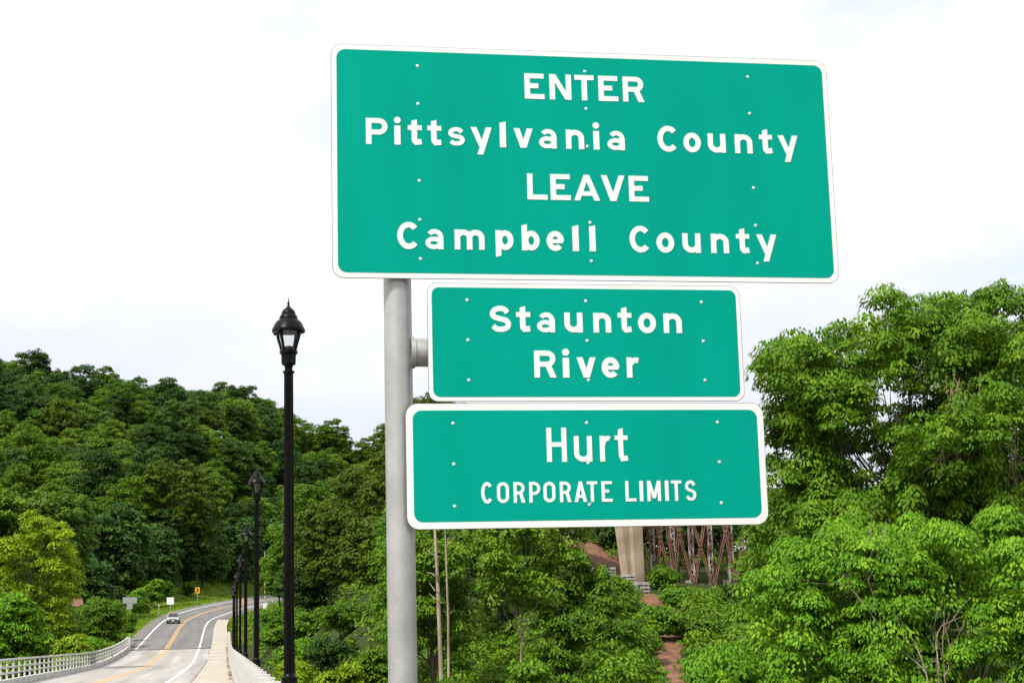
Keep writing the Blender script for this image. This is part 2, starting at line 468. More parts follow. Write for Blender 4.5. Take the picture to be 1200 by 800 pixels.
wm, wnt, wb = new_mat('river_water')
wb.inputs['Base Color'].default_value = (0.06, 0.05, 0.03, 1); wb.inputs['Roughness'].default_value = 0.08
wz = wnt.nodes.new('ShaderNodeTexNoise'); wz.inputs['Scale'].default_value = 0.8; wz.inputs['Detail'].default_value = 4
wtc = wnt.nodes.new('ShaderNodeTexCoord'); wnt.links.new(wtc.outputs['Object'], wz.inputs['Vector'])
wbp = wnt.nodes.new('ShaderNodeBump'); wbp.inputs['Strength'].default_value = 0.15
wnt.links.new(wz.outputs['Fac'], wbp.inputs['Height']); wnt.links.new(wbp.outputs['Normal'], wb.inputs['Normal'])
tag(MB().add([(-400, -90, -8.7), (400, -90, -8.7), (400, 60, -8.7), (-400, 60, -8.7)], [(0, 1, 2, 3)]).build('river', wm), kind='structure')

# ------------------------------------------------------------------ road, markings, sidewalk
def ribbon(name, m, off0, off1, y0, y1, dz=0.0, step=3.0, thick=None):
    """a strip that follows the road between two offsets from its centre line"""
    ys = np.arange(y0, y1 + 0.01, step)
    mb = MB(); vs = []
    for y in ys:
        dx = (road_x(y + 1) - road_x(y - 1)) / 2
        L = math.hypot(1, dx); nx, ny = 1 / L, -dx / L
        for o in (off0, off1):
            z = float(road_z(y)) + dz - float(bank(y)) * o
            vs.append((float(road_x(y)) + nx * o, y + ny * o, z))
    n = len(ys)
    fs = [(2 * i, 2 * i + 1, 2 * i + 3, 2 * i + 2) for i in range(n - 1)]
    if thick:
        k = len(vs)
        vs += [(v[0], v[1], v[2] - thick) for v in vs]
        fs += [(k + 2 * i + 2, k + 2 * i + 3, k + 2 * i + 1, k + 2 * i) for i in range(n - 1)]
        fs += [(2 * i, 2 * i + 2, k + 2 * i + 2, k + 2 * i) for i in range(n - 1)]
        fs += [(2 * i + 3, 2 * i + 1, k + 2 * i + 1, k + 2 * i + 3) for i in range(n - 1)]
        fs += [(1, 0, k, k + 1), (2 * n - 2, 2 * n - 1, k + 2 * n - 1, k + 2 * n - 2)]
    o = mb.add(vs, fs).build(name, m)
    return o

BEND = 178.0
tag(ribbon('bridge_deck', M['bridge_road'], -4.0, 4.62, -40, BEND, thick=0.7), kind='structure')
tag(ribbon('road', M['asphalt'], -4.3, 4.62, BEND, 434), kind='structure')
tag(ribbon('road_shoulder', M['gravel'], -5.0, -4.31, BEND, 434, dz=-0.03), kind='structure')
tag(ribbon('road_shoulder', M['gravel'], 4.63, 5.6, BEND + 74, 434, dz=-0.03), kind='structure')
tag(ribbon('joint_line', M['parapet'], -3.6, 4.1, BEND - 0.6, BEND - 0.15, dz=0.004, step=0.45), kind='structure')
for yj in range(21, 170, 21):
    tag(ribbon('deck_joint', M['gravel'], -3.7, 4.58, yj - 0.06, yj + 0.06, dz=0.003, step=0.12), kind='structure')
tag(ribbon('edge_line', M['paint_white'], -3.25, -3.07, 20, BEND - 1, dz=0.004), kind='structure')
tag(ribbon('edge_line', M['paint_white'], -3.27, -3.05, BEND, 434, dz=0.004), kind='structure')
tag(ribbon('edge_line', M['paint_white'], 3.25, 3.43, 20, BEND - 1, dz=0.004), kind='structure')
tag(ribbon('edge_line', M['paint_white'], 3.25, 3.45, BEND, 434, dz=0.004), kind='structure')
for o0 in (-0.21, 0.06):
    tag(ribbon('centre_line', M['paint_yellow'], o0, o0 + 0.15, 20, BEND - 1, dz=0.004), kind='structure')
    tag(ribbon('centre_line', M['paint_yellow'], o0, o0 + 0.15, BEND, 434, dz=0.004), kind='structure')
sw = ribbon('sidewalk', M['walk'], 4.63, 6.25, -40, BEND + 74, dz=0.15, thick=0.6)
tag(sw, kind='structure')
ribbon('kerb', M['walk'], 4.6, 4.76, -40, BEND + 74, dz=0.156, thick=0.3).parent = sw

# ------------------------------------------------------------------ parapets
def parapet(label, x0, x1, y0, y1, zoff, rail_hi, pitch, proud=0.0):
    """concrete balustrade: solid base, posts, three rows of openings"""
    sx = (x0 + x1) / 2
    root = thing('bridge_parapet', (sx, y0, float(road_z(y0)) + zoff), label, 'parapet')
    bz = lambda y: float(road_z(y)) + zoff
    hw = (x1 - x0) / 2
    def strip(name, a0, a1, z0, z1):
        ys = np.arange(y0, y1 + 0.1, 2.5)
        vs = []
        for y in ys:
            b = bz(y) - bz(y0)
            vs += [(a0 - sx, y - y0, b + z0), (a1 - sx, y - y0, b + z0), (a1 - sx, y - y0, b + z1), (a0 - sx, y - y0, b + z1)]
        n = len(ys)
        fs = [(0, 1, 2, 3), tuple(4 * (n - 1) + k for k in (3, 2, 1, 0))]
        for i in range(n - 1):
            for k in range(4):
                k2 = (k + 1) % 4
                fs.append((4 * i + k2, 4 * i + k, 4 * i + 4 + k, 4 * i + 4 + k2))
        return MB().add(vs, fs).build(name, M['parapet'], root)
    strip('base_wall', x0, x1, -0.35, 0.32)
    top = rail_hi
    strip('top_rail', sx - 0.075, sx + 0.075, top - 0.09, top)
    g = (top - 0.11 - 0.32)
    for k in (1, 2):
        strip('rail', sx - 0.03, sx + 0.03, 0.32 + g * k / 3 - 0.04, 0.32 + g * k / 3 + 0.04)
    pm = MB().box(-0.046 - proud, 0.046 + proud, -0.05 - proud, 0.05 + proud, 0.28, top - 0.04 + proud).mesh('post', M['parapet'])
    y = y0 + 0.6
    while y < y1 - 0.5:
        put('post', pm, root, (0, y - y0, bz(y) - bz(y0)))
        y += pitch
    em = MB().box(-hw - 0.05, hw + 0.05, -0.32, 0.32, -0.35, top + 0.06).mesh('end_post', M['parapet'])
    put('end_post', em, root, (0, y1 - y0 + 0.3, bz(y1) - bz(y0)))
    return root
parapet('long pale concrete parapet with square openings along the left side of the bridge', -9.90, -9.60, 40, 178, 0.0, 1.25, 2.3)
rp = parapet('pale concrete parapet beside the sidewalk, under the row of lamps', 0.41, 0.69, 4, 186, 0.15, 1.06, 2.3, 0.09)

# ------------------------------------------------------------------ lamps
def make_lamp():
    root = thing('street_lamp', (0.803, 21, 0.0), '', 'street lamp', 'black lamps along the bridge parapet')
    z_c, top = 1.12, 5.937
    m = M['black_iron']
    MB().lathe([(0.17, -0.82), (0.17, -0.7), (0.15, -0.65), (0.13, -0.22), (0.10, -0.12), (0.098, -0.02), (0.098, 0.03), (0.075, 0.05), (0.07, 0.08)], 20, (0, 0, z_c)).build('base', m, root, True)
    MB().lathe([(0.068, 0.06), (0.064, 1.8), (0.058, top - z_c - 0.96)], 24, (0, 0, z_c), fl=0.78).build('shaft', m, root)
    T = top
    MB().lathe([(0.058, -0.99), (0.075, -0.975), (0.075, -0.955), (0.050, -0.945), (0.050, -0.90), (0.062, -0.885), (0.094, -0.86)], 20, (0, 0, T)).build('neck', m, root, True)
    MB().lathe([(0.090, -0.862), (0.094, -0.75), (0.100, -0.73)], 24, (0, 0, T), fl=0.9).build('fluted_cup', m, root)
    MB().lathe([(0.100, -0.735), (0.116, -0.725), (0.116, -0.695), (0.100, -0.68)], 20, (0, 0, T)).build('cup_ring', m, root, True)
    MB().lathe([(0.075, -0.69), (0.072, -0.655), (0.05, -0.635), (0.012, -0.625)], 16, (0, 0, T)).build('lamp_holder', m, root, True)
    for k in range(4):
        a = PI / 4 + k * PI / 2 + 0.15
        c, s_ = math.cos(a), math.sin(a)
        pts = [(0.102 * c, 0.102 * s_, T - 0.70), (0.125 * c, 0.125 * s_, T - 0.62), (0.158 * c, 0.158 * s_, T - 0.52), (0.172 * c, 0.172 * s_, T - 0.42)]
        MB().tube(pts, [0.016, 0.018, 0.020, 0.022], 6).build('cage_rib', m, root, True)
    g = MB().lathe([(0.095, -0.68), (0.118, -0.61), (0.150, -0.52), (0.160, -0.43)], 20, (0, 0, T))
    g.f = g.f[:-2]
    g.build('glass_globe', M['glass'], root, True)
    cap = MB().lathe([(0.150, -0.455), (0.208, -0.45), (0.215, -0.435), (0.208, -0.405), (0.196, -0.385), (0.180, -0.345), (0.150, -0.305), (0.118, -0.285), (0.118, -0.262), (0.108, -0.235),
                      (0.090, -0.215), (0.090, -0.195), (0.078, -0.170), (0.056, -0.145), (0.034, -0.13)], 28, (0, 0, T)).build('roof', m, root, True)
    for k in range(4):
        a = PI / 4 + k * PI / 2 + 0.15
        MB().lathe([(0.012, -0.47), (0.018, -0.45), (0.012, -0.425)], 8, (0.212 * math.cos(a), 0.212 * math.sin(a), T)).build('corner_knob', m, cap)
    MB().lathe([(0.034, -0.135), (0.022, -0.105), (0.012, -0.10), (0.012, -0.085), (0.022, -0.075), (0.010, -0.06), (0.003, 0.0)], 12, (0, 0, T)).build('finial', m, cap, True)
    return root
lamp = make_lamp()
lamp_labels = ['nearest and tallest black street lamp on the bridge, left of the sign post',
               'second black street lamp from the camera, beyond the tallest one',
               'third black street lamp from the camera along the parapet',
               'fourth black street lamp from the camera along the parapet',
               'fifth black street lamp from the camera along the parapet',
               'sixth black street lamp from the camera, second farthest on the bridge',
               'farthest black street lamp, near the end of the bridge']
pedm = MB().box(-0.20, 0.20, -0.24, 0.24, -0.9, 0.40).mesh('lamp_pedestal', M['parapet'])
for i in range(7):
    y = 21.0 * (i + 1)
    o = lamp if i == 0 else copy_tree(lamp)
    dz = float(road_z(y)) - float(road_z(21))
    o.location = (0.803 if i == 0 else 0.803, y, dz)
    o['label'] = lamp_labels[i]
    put('lamp_pedestal', pedm, rp, (0.803 + 0.09 - 0.55, y - 4, dz))

# dry leaves and grit that gather along the foot of the parapet and in the gutter
rng = np.random.default_rng(31)
N = 5200
y_ = rng.uniform(15, 186, N)
gut = rng.random(N) < 0.35
x_ = np.where(gut, -1.33 - np.abs(rng.normal(0, .10, N)), 0.385 - np.abs(rng.normal(0, .09, N)))
k_ = np.sin(y_ * 0.7) + np.sin(y_ * 0.23 + 1) + rng.normal(0, .5, N) > -0.2
x_, y_, gut = x_[k_], y_[k_], gut[k_]
N = len(x_)
z_ = road_z(y_) + np.where(gut, 0.006, 0.156)
a_ = rng.uniform(0, 6.28, N); r_ = rng.uniform(.015, .05, N)
v_ = np.empty((N, 3, 3))
for q in range(3):
    v_[:, q] = np.stack([np.minimum(x_ + np.cos(a_ + q * 2.1) * r_, 0.405), y_ + np.sin(a_ + q * 2.1) * r_ * 2.5, z_ + rng.uniform(0, .02, N)], 1)
dm = raw_mesh('leaf_litter', v_.reshape(-1, 3), np.arange(N * 3).reshape(-1, 3))
dm.materials.append(mat('dry_leaves', (0.20, 0.11, 0.05), (0.11, 0.07, 0.035), rough=0.95, scale=8))
tag(put('leaf_litter', dm), 'brown dry leaves and grit along the sidewalk edges', 'leaf litter', kind='stuff')

# ------------------------------------------------------------------ signs
SY = 8.74
def rounded(x0, x1, z0, z1, r, n=8):
    pts = []
    for cx, cz, a0 in ((x1 - r, z1 - r, 0), (x0 + r, z1 - r, PI / 2), (x0 + r, z0 + r, PI), (x1 - r, z0 + r, 1.5 * PI)):
        for k in range(n + 1):
            a = a0 + PI / 2 * k / n
            pts.append((cx + r * math.cos(a), cz + r * math.sin(a)))
    return pts
def slab(mb, pts, y_front, y_back):
    """flat outline (x, z) given thickness along Y"""
    n = len(pts)
    vs = [(x, y_front, z) for x, z in pts] + [(x, y_back, z) for x, z in pts]
    fs = [tuple(range(n)), tuple(reversed(range(n, 2 * n)))]
    fs += [(k, n + k, n + (k + 1) % n, (k + 1) % n) for k in range(n)]
    return mb.add(vs, fs)

class Pen:
    """builds one letter from strokes; every stroke a hair proud of the last"""
    def __init__(s, w, h, t):
        s.w, s.h, s.t, s.s = w, h, t, t / 2
        s.mb = MB(); s.k = 0
    def _add(s, quads):
        y = -0.0022 - 0.00012 * s.k; s.k += 1
        for q in quads:
            slab(s.mb, q, y, 0.0004)
    def poly(s, pts):
        s._add([pts])
    def path(s, pts, t=None, closed=False):
        h = (t or s.t) / 2
        p = [np.array(q, float) for q in pts]
        n = len(p)
        L, Rr = [], []
        for i in range(n):
            if closed:
                a, b = p[(i - 1) % n], p[(i + 1) % n]
                d0 = p[i] - a; d1 = b - p[i]
            else:
                d0 = p[i] - p[i - 1] if i > 0 else p[1] - p[0]
                d1 = p[i + 1] - p[i] if i < n - 1 else p[-1] - p[-2]
            d0 = d0 / np.linalg.norm(d0); d1 = d1 / np.linalg.norm(d1)
            t_ = d0 + d1; t_ = t_ / np.linalg.norm(t_)
            nn = np.array([-t_[1], t_[0]])
            c = max(0.35, np.dot(nn, np.array([-d0[1], d0[0]])))
            L.append(p[i] + nn * h / c); Rr.append(p[i] - nn * h / c)
        # one outline with a thickness, front face as a strip of quads
        y = -0.0022 - 0.00012 * s.k; s.k += 1
        m = n if closed else n - 1
        vs = []
        for a, b in zip(L, Rr):
            vs += [(a[0], y, a[1]), (b[0], y, b[1]), (a[0], 0.0004, a[1]), (b[0], 0.0004, b[1])]
        fs = []
        for i in range(m):
            j = (i + 1) % n
            A, B = 4 * i, 4 * j
            fs += [(A, A + 1, B + 1, B), (A + 2, B + 2, B + 3, A + 3), (A, B, B + 2, A + 2), (A + 1, A + 3, B + 3, B + 1)]
        if not closed:
            fs += [(0, 2, 3, 1), (4 * n - 4, 4 * n - 3, 4 * n - 1, 4 * n - 2)]
        s.mb.add(vs, fs)
    def line(s, a, b, t=None):
        s.path([a, b], t)
    def ell(s, cx, cy, rx, ry, a0, a1, n=26):
        return [(cx + rx * math.cos(math.radians(a0 + (a1 - a0) * i / n)), cy + ry * math.sin(math.radians(a0 + (a1 - a0) * i / n))) for i in range(n + 1)]
def smooth_path(pts, n=6):
    p = [np.array(q, float) for q in pts]
    p = [2 * p[0] - p[1]] + p + [2 * p[-1] - p[-2]]
    out = []
    for i in range(1, len(p) - 2):
        for k in range(n):
            t = k / n
            out.append(tuple(0.5 * ((2 * p[i]) + (-p[i - 1] + p[i + 1]) * t + (2 * p[i - 1] - 5 * p[i] + 4 * p[i + 1] - p[i + 2]) * t * t
                                    + (-p[i - 1] + 3 * p[i] - 3 * p[i + 1] + p[i + 2]) * t ** 3)))
    out.append(tuple(p[-2]))
    return out

def glyph(ch, w, H, t):
    g = Pen(w, H, t); s = t / 2
    X = 0.755 * H                                      # x-height
    b = t * 0.93                                       # bars a little thinner than stems
    def stem(x, z0, z1): g.line((x, z0), (x, z1))
    if ch in 'EL':
        stem(s, 0, H)
        g.line((s, b / 2), (w, b / 2), b)
        if ch == 'E':
            g.line((s, H - b / 2), (w * 0.98, H - b / 2), b)
            g.line((s, H * 0.515), (w * 0.70, H * 0.515), b)
    elif ch == 'N':
        stem(s, 0, H); stem(w - s, 0, H)
        g.poly([(0.002, H), (t * 1.12, H), (w - 0.002, 0), (w - t * 1.12, 0)][::-1])
    elif ch == 'M':
        stem(s, 0, H); stem(w - s, 0, H)
        g.poly([(0.001, H), (t * 1.1, H), (w / 2 + t * .5, 0.14 * H), (w / 2 - t * .5, 0.14 * H)][::-1])
        g.poly([(w - t * 1.1, H), (w - 0.001, H), (w / 2 + t * .5, 0.14 * H), (w / 2 - t * .5, 0.14 * H)][::-1])
    elif ch == 'T':
        stem(w / 2, 0, H - b * 0.5); g.line((0, H - b / 2), (w, H - b / 2), b)
    elif ch in 'RP':
        stem(s, 0, H)
        zb = 0.40 * H if ch == 'R' else 0.365 * H
        zc = (H - b / 2 + zb + b / 2) / 2; r = (H - b / 2 - zb - b / 2) / 2
        rx = min(r, w * 0.45)
        xr = w - s - rx - (0.03 * w if ch == 'R' else 0)
        g.path([(s, H - b / 2)] + [(xr, H - b / 2)] + g.ell(xr, zc, rx, r, 88, -88, 18) + [(xr, zb + b / 2), (s, zb + b / 2)], b * 1.0)
        if ch == 'R':
            g.poly([(w - t * 1.15, 0), (w, 0), (w * 0.46 + t * 1.08, zb + b * .6), (w * 0.46, zb + b * .6)])
    elif ch == 'A':
        k = t * 1.08
        g.poly([(0, 0), (k, 0), (w / 2 + k * .45, H), (w / 2 - k * .45, H)])
        g.poly([(w - k, 0), (w, 0), (w / 2 + k * .45, H), (w / 2 - k * .45, H)])
        g.line((w * .2, H * 0.27), (w * .8, H * 0.27), b * .9)
    elif ch in 'Vv':
        hh = H if ch == 'V' else X
        k = t * 1.08
        g.poly([(0, hh), (w / 2 - k * .5, 0), (w / 2 + k * .5, 0), (k, hh)])
        g.poly([(w - k, hh), (w / 2 - k * .5, 0), (w / 2 + k * .5, 0), (w, hh)])
    elif ch == 'y':
        k = t * 1.08; d = -0.30 * H
        g.poly([(0, X), (w / 2 - k * .38, 0.0), (w / 2 + k * .30, 0.18 * X), (k, X)])
        x_d = w * 0.30
        g.poly([(w - k, X), (x_d, d), (x_d + k, d), (w, X)])
    elif ch == 'C':
        rx = w / 2 * 1.04 - s
        g.path(g.ell(w / 2 * 1.04, H / 2, rx, H / 2 - s + 0.002, 42, 318))
    elif ch == 'O':
        if w < 0.7 * H:                                # narrow series: straight sides
            r = w / 2 - s
            pts = g.ell(w / 2, H - s - r, r, r, 0, 180, 14) + g.ell(w / 2, s + r, r, r, 180, 360, 14)
            g.path(pts, closed=True)
        else:
            g.path(g.ell(w / 2, H / 2, w / 2 - s, H / 2 - s, 0, 360)[:-1], closed=True)
    elif ch == 'o':
        g.path(g.ell(w / 2, X / 2, w / 2 - s, X / 2 - s + 0.002, 0, 360)[:-1], closed=True)
    elif ch in 'Ss':
        hh = H if ch == 'S' else X
        q = [(.95, .80), (.75, .96), (.46, 1.0), (.13, .92), (.0, .73), (.14, .58), (.5, .50), (.86, .42), (1.0, .26), (.88, .07), (.54, .0), (.24, .03), (.03, .16)]
        g.path(smooth_path([(s + a * (w - t), s + c * (hh - t)) for a, c in q]), t * (0.94 if ch == 'S' else 0.78))
    elif ch == 'H':
        stem(s, 0, H); stem(w - s, 0, H); g.line((s, H * 0.51), (w - s, H * 0.51), b)
    elif ch in 'Il':
        g.poly([(0, 0), (w, 0), (w, H), (0, H * (1.0 if ch == 'I' else 0.95))])
    elif ch == 'i':
        g.poly([(0, 0), (w, 0), (w, X * .97), (0, X * .97)])
        g.poly(g.ell(w / 2, H * 0.945, w * 0.55, w * 0.55, 0, 360, 18)[:-1])
    elif ch == 't':
        x = w * 0.46
        g.path([(x, H * 0.92), (x, 0.27 * H), (x + 0.02 * w, 0.17 * H), (x + 0.12 * w, s * 1.08), (w * 0.97, s * 1.05 + 0.004)])
        g.poly([(x - s, H * .90), (x + s, H * .90), (x + s, H * 0.985), (x - s, H * 0.935)])
        g.line((0, X - b / 2 + .01 * H), (w, X - b / 2 + .01 * H), b * 0.95)
    elif ch == 'a':
        stem(w - s, 0, X * 0.66)
        g.path([(w - s, X * 0.60)] + g.ell(w * 0.52, X * 0.64, w * 0.48 - s, X * 0.36 - s * .85, 0, 152, 16), t * 0.85)
        g.path(g.ell(w * 0.47, X * 0.31, w * 0.47 - s * .8, X * 0.31 - s * .8, 0, 360)[:-1], t * 0.8, closed=True)
    elif ch in 'nm':
        stem(s, 0, X)
        ws = [(s, w - s)] if ch == 'n' else [(s, w / 2), (w / 2, w - s)]
        for a, c in ws:
            r = (c - a) / 2
            g.path(g.ell(a + r, X - s - r * .92, r, r * .92, 160, 0, 16) + [(c, 0)])
    elif ch == 'u':
        stem(w - s, 0, X)
        r = (w - t) / 2
        g.path([(s, X)] + g.ell(s + r, s + r * .92, r, r * .92, 180, 340, 16))
    elif ch in 'pb':
        z0, z1 = (-0.26 * H, X) if ch == 'p' else (0, H)
        g.poly([(0, z0), (t, z0 + (0.05 * H if ch == 'p' else 0)), (t, z1), (0, z1 - (0.0 if ch == 'p' else 0.05 * H))])
        g.path(g.ell(w * 0.53, X / 2, w * 0.47 - s, X / 2 - s, 0, 360)[:-1], closed=True)
    elif ch == 'e':
        g.path(g.ell(w / 2, X / 2, w / 2 - s, X / 2 - s + .001, -3, 318))
        g.line((s, X * 0.49), (w - s * .4, X * 0.49), b * 0.78)
    elif ch == 'r':
        stem(s, 0, X)
        g.path(g.ell(s + (w - s) * 0.62, X * 0.52, (w - s) * 0.62, X * 0.48 - s, 170, 68, 12))
    return g.mb

_gc = {}
_boltm = MB().lathe([(0.0085, -0.0045), (0.0085, -0.002), (0.005, 0.000)], 10)
_bm = MB(); _bm.add([(x, z, y) for x, y, z in _boltm.v], [tuple(reversed(f)) for f in _boltm.f])
BOLT = MB().add([(x, -z - 0.005, y) for x, z, y in [(v[0], v[2], v[1]) for v in _boltm.v]], _boltm.f).mesh('bolt', M['bolt'], True)

def road_sign(label, x0, x1, z0, z1, border, r, lines, bx, bz, zbars):
    cx = (x0 + x1) / 2
    root = thing('road_sign', (cx, SY, z0), label, 'road sign', 'green signs on the galvanised post')
    pts = [(x - cx, z - z0) for x, z in rounded(x0, x1, z0, z1, r)]
    rim_pts = [(x - cx, z - z0) for x, z in rounded(x0 - .003, x1 + .003, z0 - .003, z1 + .003, r + .003)]
    slab(MB(), rim_pts, 0.0015, 0.0062).build('sheet_edge', M['sheet_edge'], root)
    bp = slab(MB(), pts, 0.0, 0.0012).build('backing_panel', M['sign_white'], root)
    slab(MB(), [(x - cx, z - z0) for x, z in rounded(x0 + border, x1 - border, z0 + border, z1 - border, r - border * .45)], -0.0012, 0.0005).build('green_field', M['sign_green'], root)
    for (zb, H, t, chars) in lines:
        for ch, x, w in chars:
            key = (ch, round(w, 3), H, t)
            if key not in _gc:
                _gc[key] = glyph(ch, w, H, t).mesh('letter', M['sign_white'])
            put('letter', _gc[key], root, (x - cx, -0.0014, zb - z0))
    for z in bz:
        for x in bx:
            put('bolt', BOLT, root, (x - cx, 0, z - z0))
    for z in zbars:
        MB().box(x0 - cx + 0.06, x1 - cx - 0.06, 0.0066, 0.03, z - z0 - 0.03, z - z0 + 0.03).build('stiffener', M['aluminium'], root)
    return root

T1 = 0.0308
L_enter = [('E', 1.655, .113), ('N', 1.798, .125), ('T', 1.943, .112), ('E', 2.081, .114), ('R', 2.223, .125)]
L_pitt = [('P', .759, .12), ('i', .916, .034), ('t', .991, .078), ('t', 1.1, .078), ('s', 1.213, .098), ('y', 1.342, .119), ('l', 1.506, .035), ('v', 1.585, .109), ('a', 1.729, .1), ('n', 1.883, .104),
          ('i', 2.041, .034), ('a', 2.122, .1), ('C', 2.414, .121), ('o', 2.566, .102), ('u', 2.71, .105), ('n', 2.87, .104), ('t', 3.016, .078), ('y', 3.128, .119)]
L_leave = [('L', 1.654, .114), ('E', 1.786, .114), ('A', 1.919, .149), ('V', 2.076, .136), ('E', 2.236, .114)]
L_camp = [('C', .924, .121), ('a', 1.078, .1), ('m', 1.24, .166), ('p', 1.468, .1), ('b', 1.615, .1), ('e', 1.755, .098), ('l', 1.902, .035), ('l', 1.998, .035),
          ('C', 2.228, .121), ('o', 2.383, .102), ('u', 2.534, .105), ('n', 2.7, .104), ('t', 2.848, .078), ('y', 2.968, .119)]
L_st = [('S', 1.425, .118), ('t', 1.572, .078), ('a', 1.687, .1), ('u', 1.841, .102), ('n', 2.004, .1), ('t', 2.143, .078), ('o', 2.258, .102), ('n', 2.404, .104)]
L_ri = [('R', 1.665, .123), ('i', 1.824, .036), ('v', 1.902, .108), ('e', 2.042, .1), ('r', 2.184, .075)]
L_hu = [('H', 1.721, .11), ('u', 1.872, .1), ('r', 2.016, .063), ('t', 2.1, .073)]
L_co = [('C', 1.356, .062), ('O', 1.442, .065), ('R', 1.532, .063), ('P', 1.618, .061), ('O', 1.696, .065), ('R', 1.786, .063), ('A', 1.866, .069), ('T', 1.936, .058), ('E', 2.017, .06),
        ('L', 2.15, .06), ('I', 2.229, .02), ('M', 2.272, .076), ('I', 2.372, .02), ('T', 2.407, .058), ('S', 2.486, .062)]
road_sign('largest green sign at the top, reading ENTER Pittsylvania County LEAVE Campbell County', 0.572, 3.448, 3.521, 4.843, 0.028, 0.062,
          [(4.559, .149, T1, L_enter), (4.272, .149, T1, L_pitt), (3.975, .149, T1, L_leave), (3.684, .149, T1, L_camp)],
          (1.05, 2.005, 2.968), (4.731, 4.511, 4.290, 4.070, 3.849, 3.629), (4.4, 3.74))
road_sign('small green sign in the middle, reading Staunton River', 1.085, 2.851, 2.846, 3.494, 0.022, 0.05,
          [(3.225, .147, T1, L_st), (2.974, .149, T1, L_ri)], (1.302, 1.965, 2.628), (3.402, 3.180, 2.960), (2.92,))
road_sign('lowest green sign with thick white border, reading Hurt CORPORATE LIMITS', 0.957, 2.953, 2.161, 2.831, 0.036, 0.065,
          [(2.512, .186, .0272, L_hu), (2.294, .111, .0172, L_co)], (1.211, 1.947, 2.688), (2.725, 2.505, 2.280), (2.73, 2.24))

sp = thing('sign_post', (0.932, 8.845, -0.75), 'thick galvanised steel pipe post with stub arms carrying the green signs', 'post')
PZ = -0.75
MB().lathe([(0.0775, -0.9), (0.0775, 3.3), (0.0755, 5.25)], 32).build('pipe', M['galv'], sp, True)
MB().lathe([(0.080, 5.25), (0.080, 5.28), (0.05, 5.30)], 24).build('cap', M['galv'], sp, True)
for z, x1 in ((4.07, 2.35), (3.128, 1.75), (2.40, 1.85)):
    pts = [(0.07, 0.0, z - PZ), (x1, 0.0, z - PZ)]
    MB().tube(pts, 0.078 if z == 3.128 else 0.05, 24).build('arm', M['galv'], sp, True)
    MB().tube([(0.066, 0, z - PZ), (0.090, 0, z - PZ)], 0.087 if z == 3.128 else 0.06, 24).build('weld_collar', M['galv'], sp, True)
MB().box(-0.26, 0.12, -0.12, 0.12, 0.25, 0.29).build('mounting_bracket', M['galv'], sp)
MB().box(-0.26, 0.12, -0.12, 0.12, -0.35, -0.31).build('mounting_bracket', M['galv'], sp)

# ------------------------------------------------------------------ trees
def leaves(rng, clumps, clump_r, n_leaf, L, W, droop, jit=0.25):
    """dome-shaped tufts of drooping folded leaves at every clump centre"""
    nc = len(clumps)
    N = nc * n_leaf
    c = np.repeat(clumps, n_leaf, 0)
    ct = np.repeat(rng.normal(0, 0.15, nc), n_leaf)
    cr = np.repeat(clump_r * rng.uniform(0.65, 1.35, nc), n_leaf)
    d = rng.normal(size=(N, 3)); d /= np.linalg.norm(d, axis=1, keepdims=True)
    d[:, 2] = np.abs(d[:, 2]) * 1.15 - 0.18
    d /= np.linalg.norm(d, axis=1, keepdims=True)
    rad = rng.uniform(0.45, 1.0, N) ** 0.5
    p = c + d * (cr * rad)[:, None] * np.array([1, 1, 0.72])
    out = d * np.array([1, 1, 0.25])
    ax = out * 0.9 + np.array([0, 0, -1.0]) * (droop * rng.uniform(0.5, 1.4, N))[:, None] + rng.normal(0, jit, (N, 3))
    ax /= np.linalg.norm(ax, axis=1, keepdims=True)
    nr = d + np.array([0, 0, 0.35]) + rng.normal(0, jit, (N, 3))
    nr -= ax * (nr * ax).sum(1, keepdims=True)
    nr /= np.linalg.norm(nr, axis=1, keepdims=True) + 1e-9
    sd = np.cross(ax, nr)
    l = L * rng.uniform(0.65, 1.25, N)[:, None]; w = W * rng.uniform(0.7, 1.25, N)[:, None]
    v = np.empty((N, 4, 3))
    v[:, 0] = p - ax * l * 0.3
    v[:, 1] = p + ax * l * 0.15 + sd * w * 0.5 - nr * w * 0.12
    v[:, 2] = p + ax * l * 0.7 - nr * l * 0.10
    v[:, 3] = p + ax * l * 0.15 - sd * w * 0.5 - nr * w * 0.12
    i = np.arange(N) * 4
    f = np.concatenate([np.stack([i, i + 1, i + 2], 1), np.stack([i, i + 2, i + 3], 1)])
    tint = np.repeat(np.clip(0.5 + ct + rng.normal(0, 0.12, N), 0, 1), 4)
    return v.reshape(-1, 3), f, tint

def crown_layout(rng, R, Z, cz, n_lobes, lobe, n_clumps, low=-0.55, pw=2.0):
    """lobe centres in an ellipsoid, clump centres on the lobes"""
    lo = []
    for k in range(n_lobes):
        a = 2 * PI * (k * 0.618) + rng.uniform(-.4, .4)
        u = -0.8 + 1.7 * (k + .5) / n_lobes
        rr = math.sqrt(max(0.05, 1 - abs(u) ** pw)) * rng.uniform(0.5, 0.92)
        lo.append((math.cos(a) * rr * R, math.sin(a) * rr * R, cz + u * Z * rng.uniform(0.66, 0.95)))
    lo = np.array(lo)
    lr = lobe * rng.uniform(0.55, 1.35, n_lobes)
    pk = rng.choice(n_lobes, n_clumps, p=lr ** 2 / (lr ** 2).sum())
    d = rng.normal(size=(n_clumps, 3)); d /= np.linalg.norm(d, axis=1, keepdims=True)
    flip = (d[:, 2] < low)
    d[flip, 2] *= -1
    p = lo[pk] + d * (lr[pk] * (1.04 - 0.55 * rng.uniform(0, 1, n_clumps) ** 2))[:, None] * np.array([1, 1, 0.85])
    return lo, lr, p

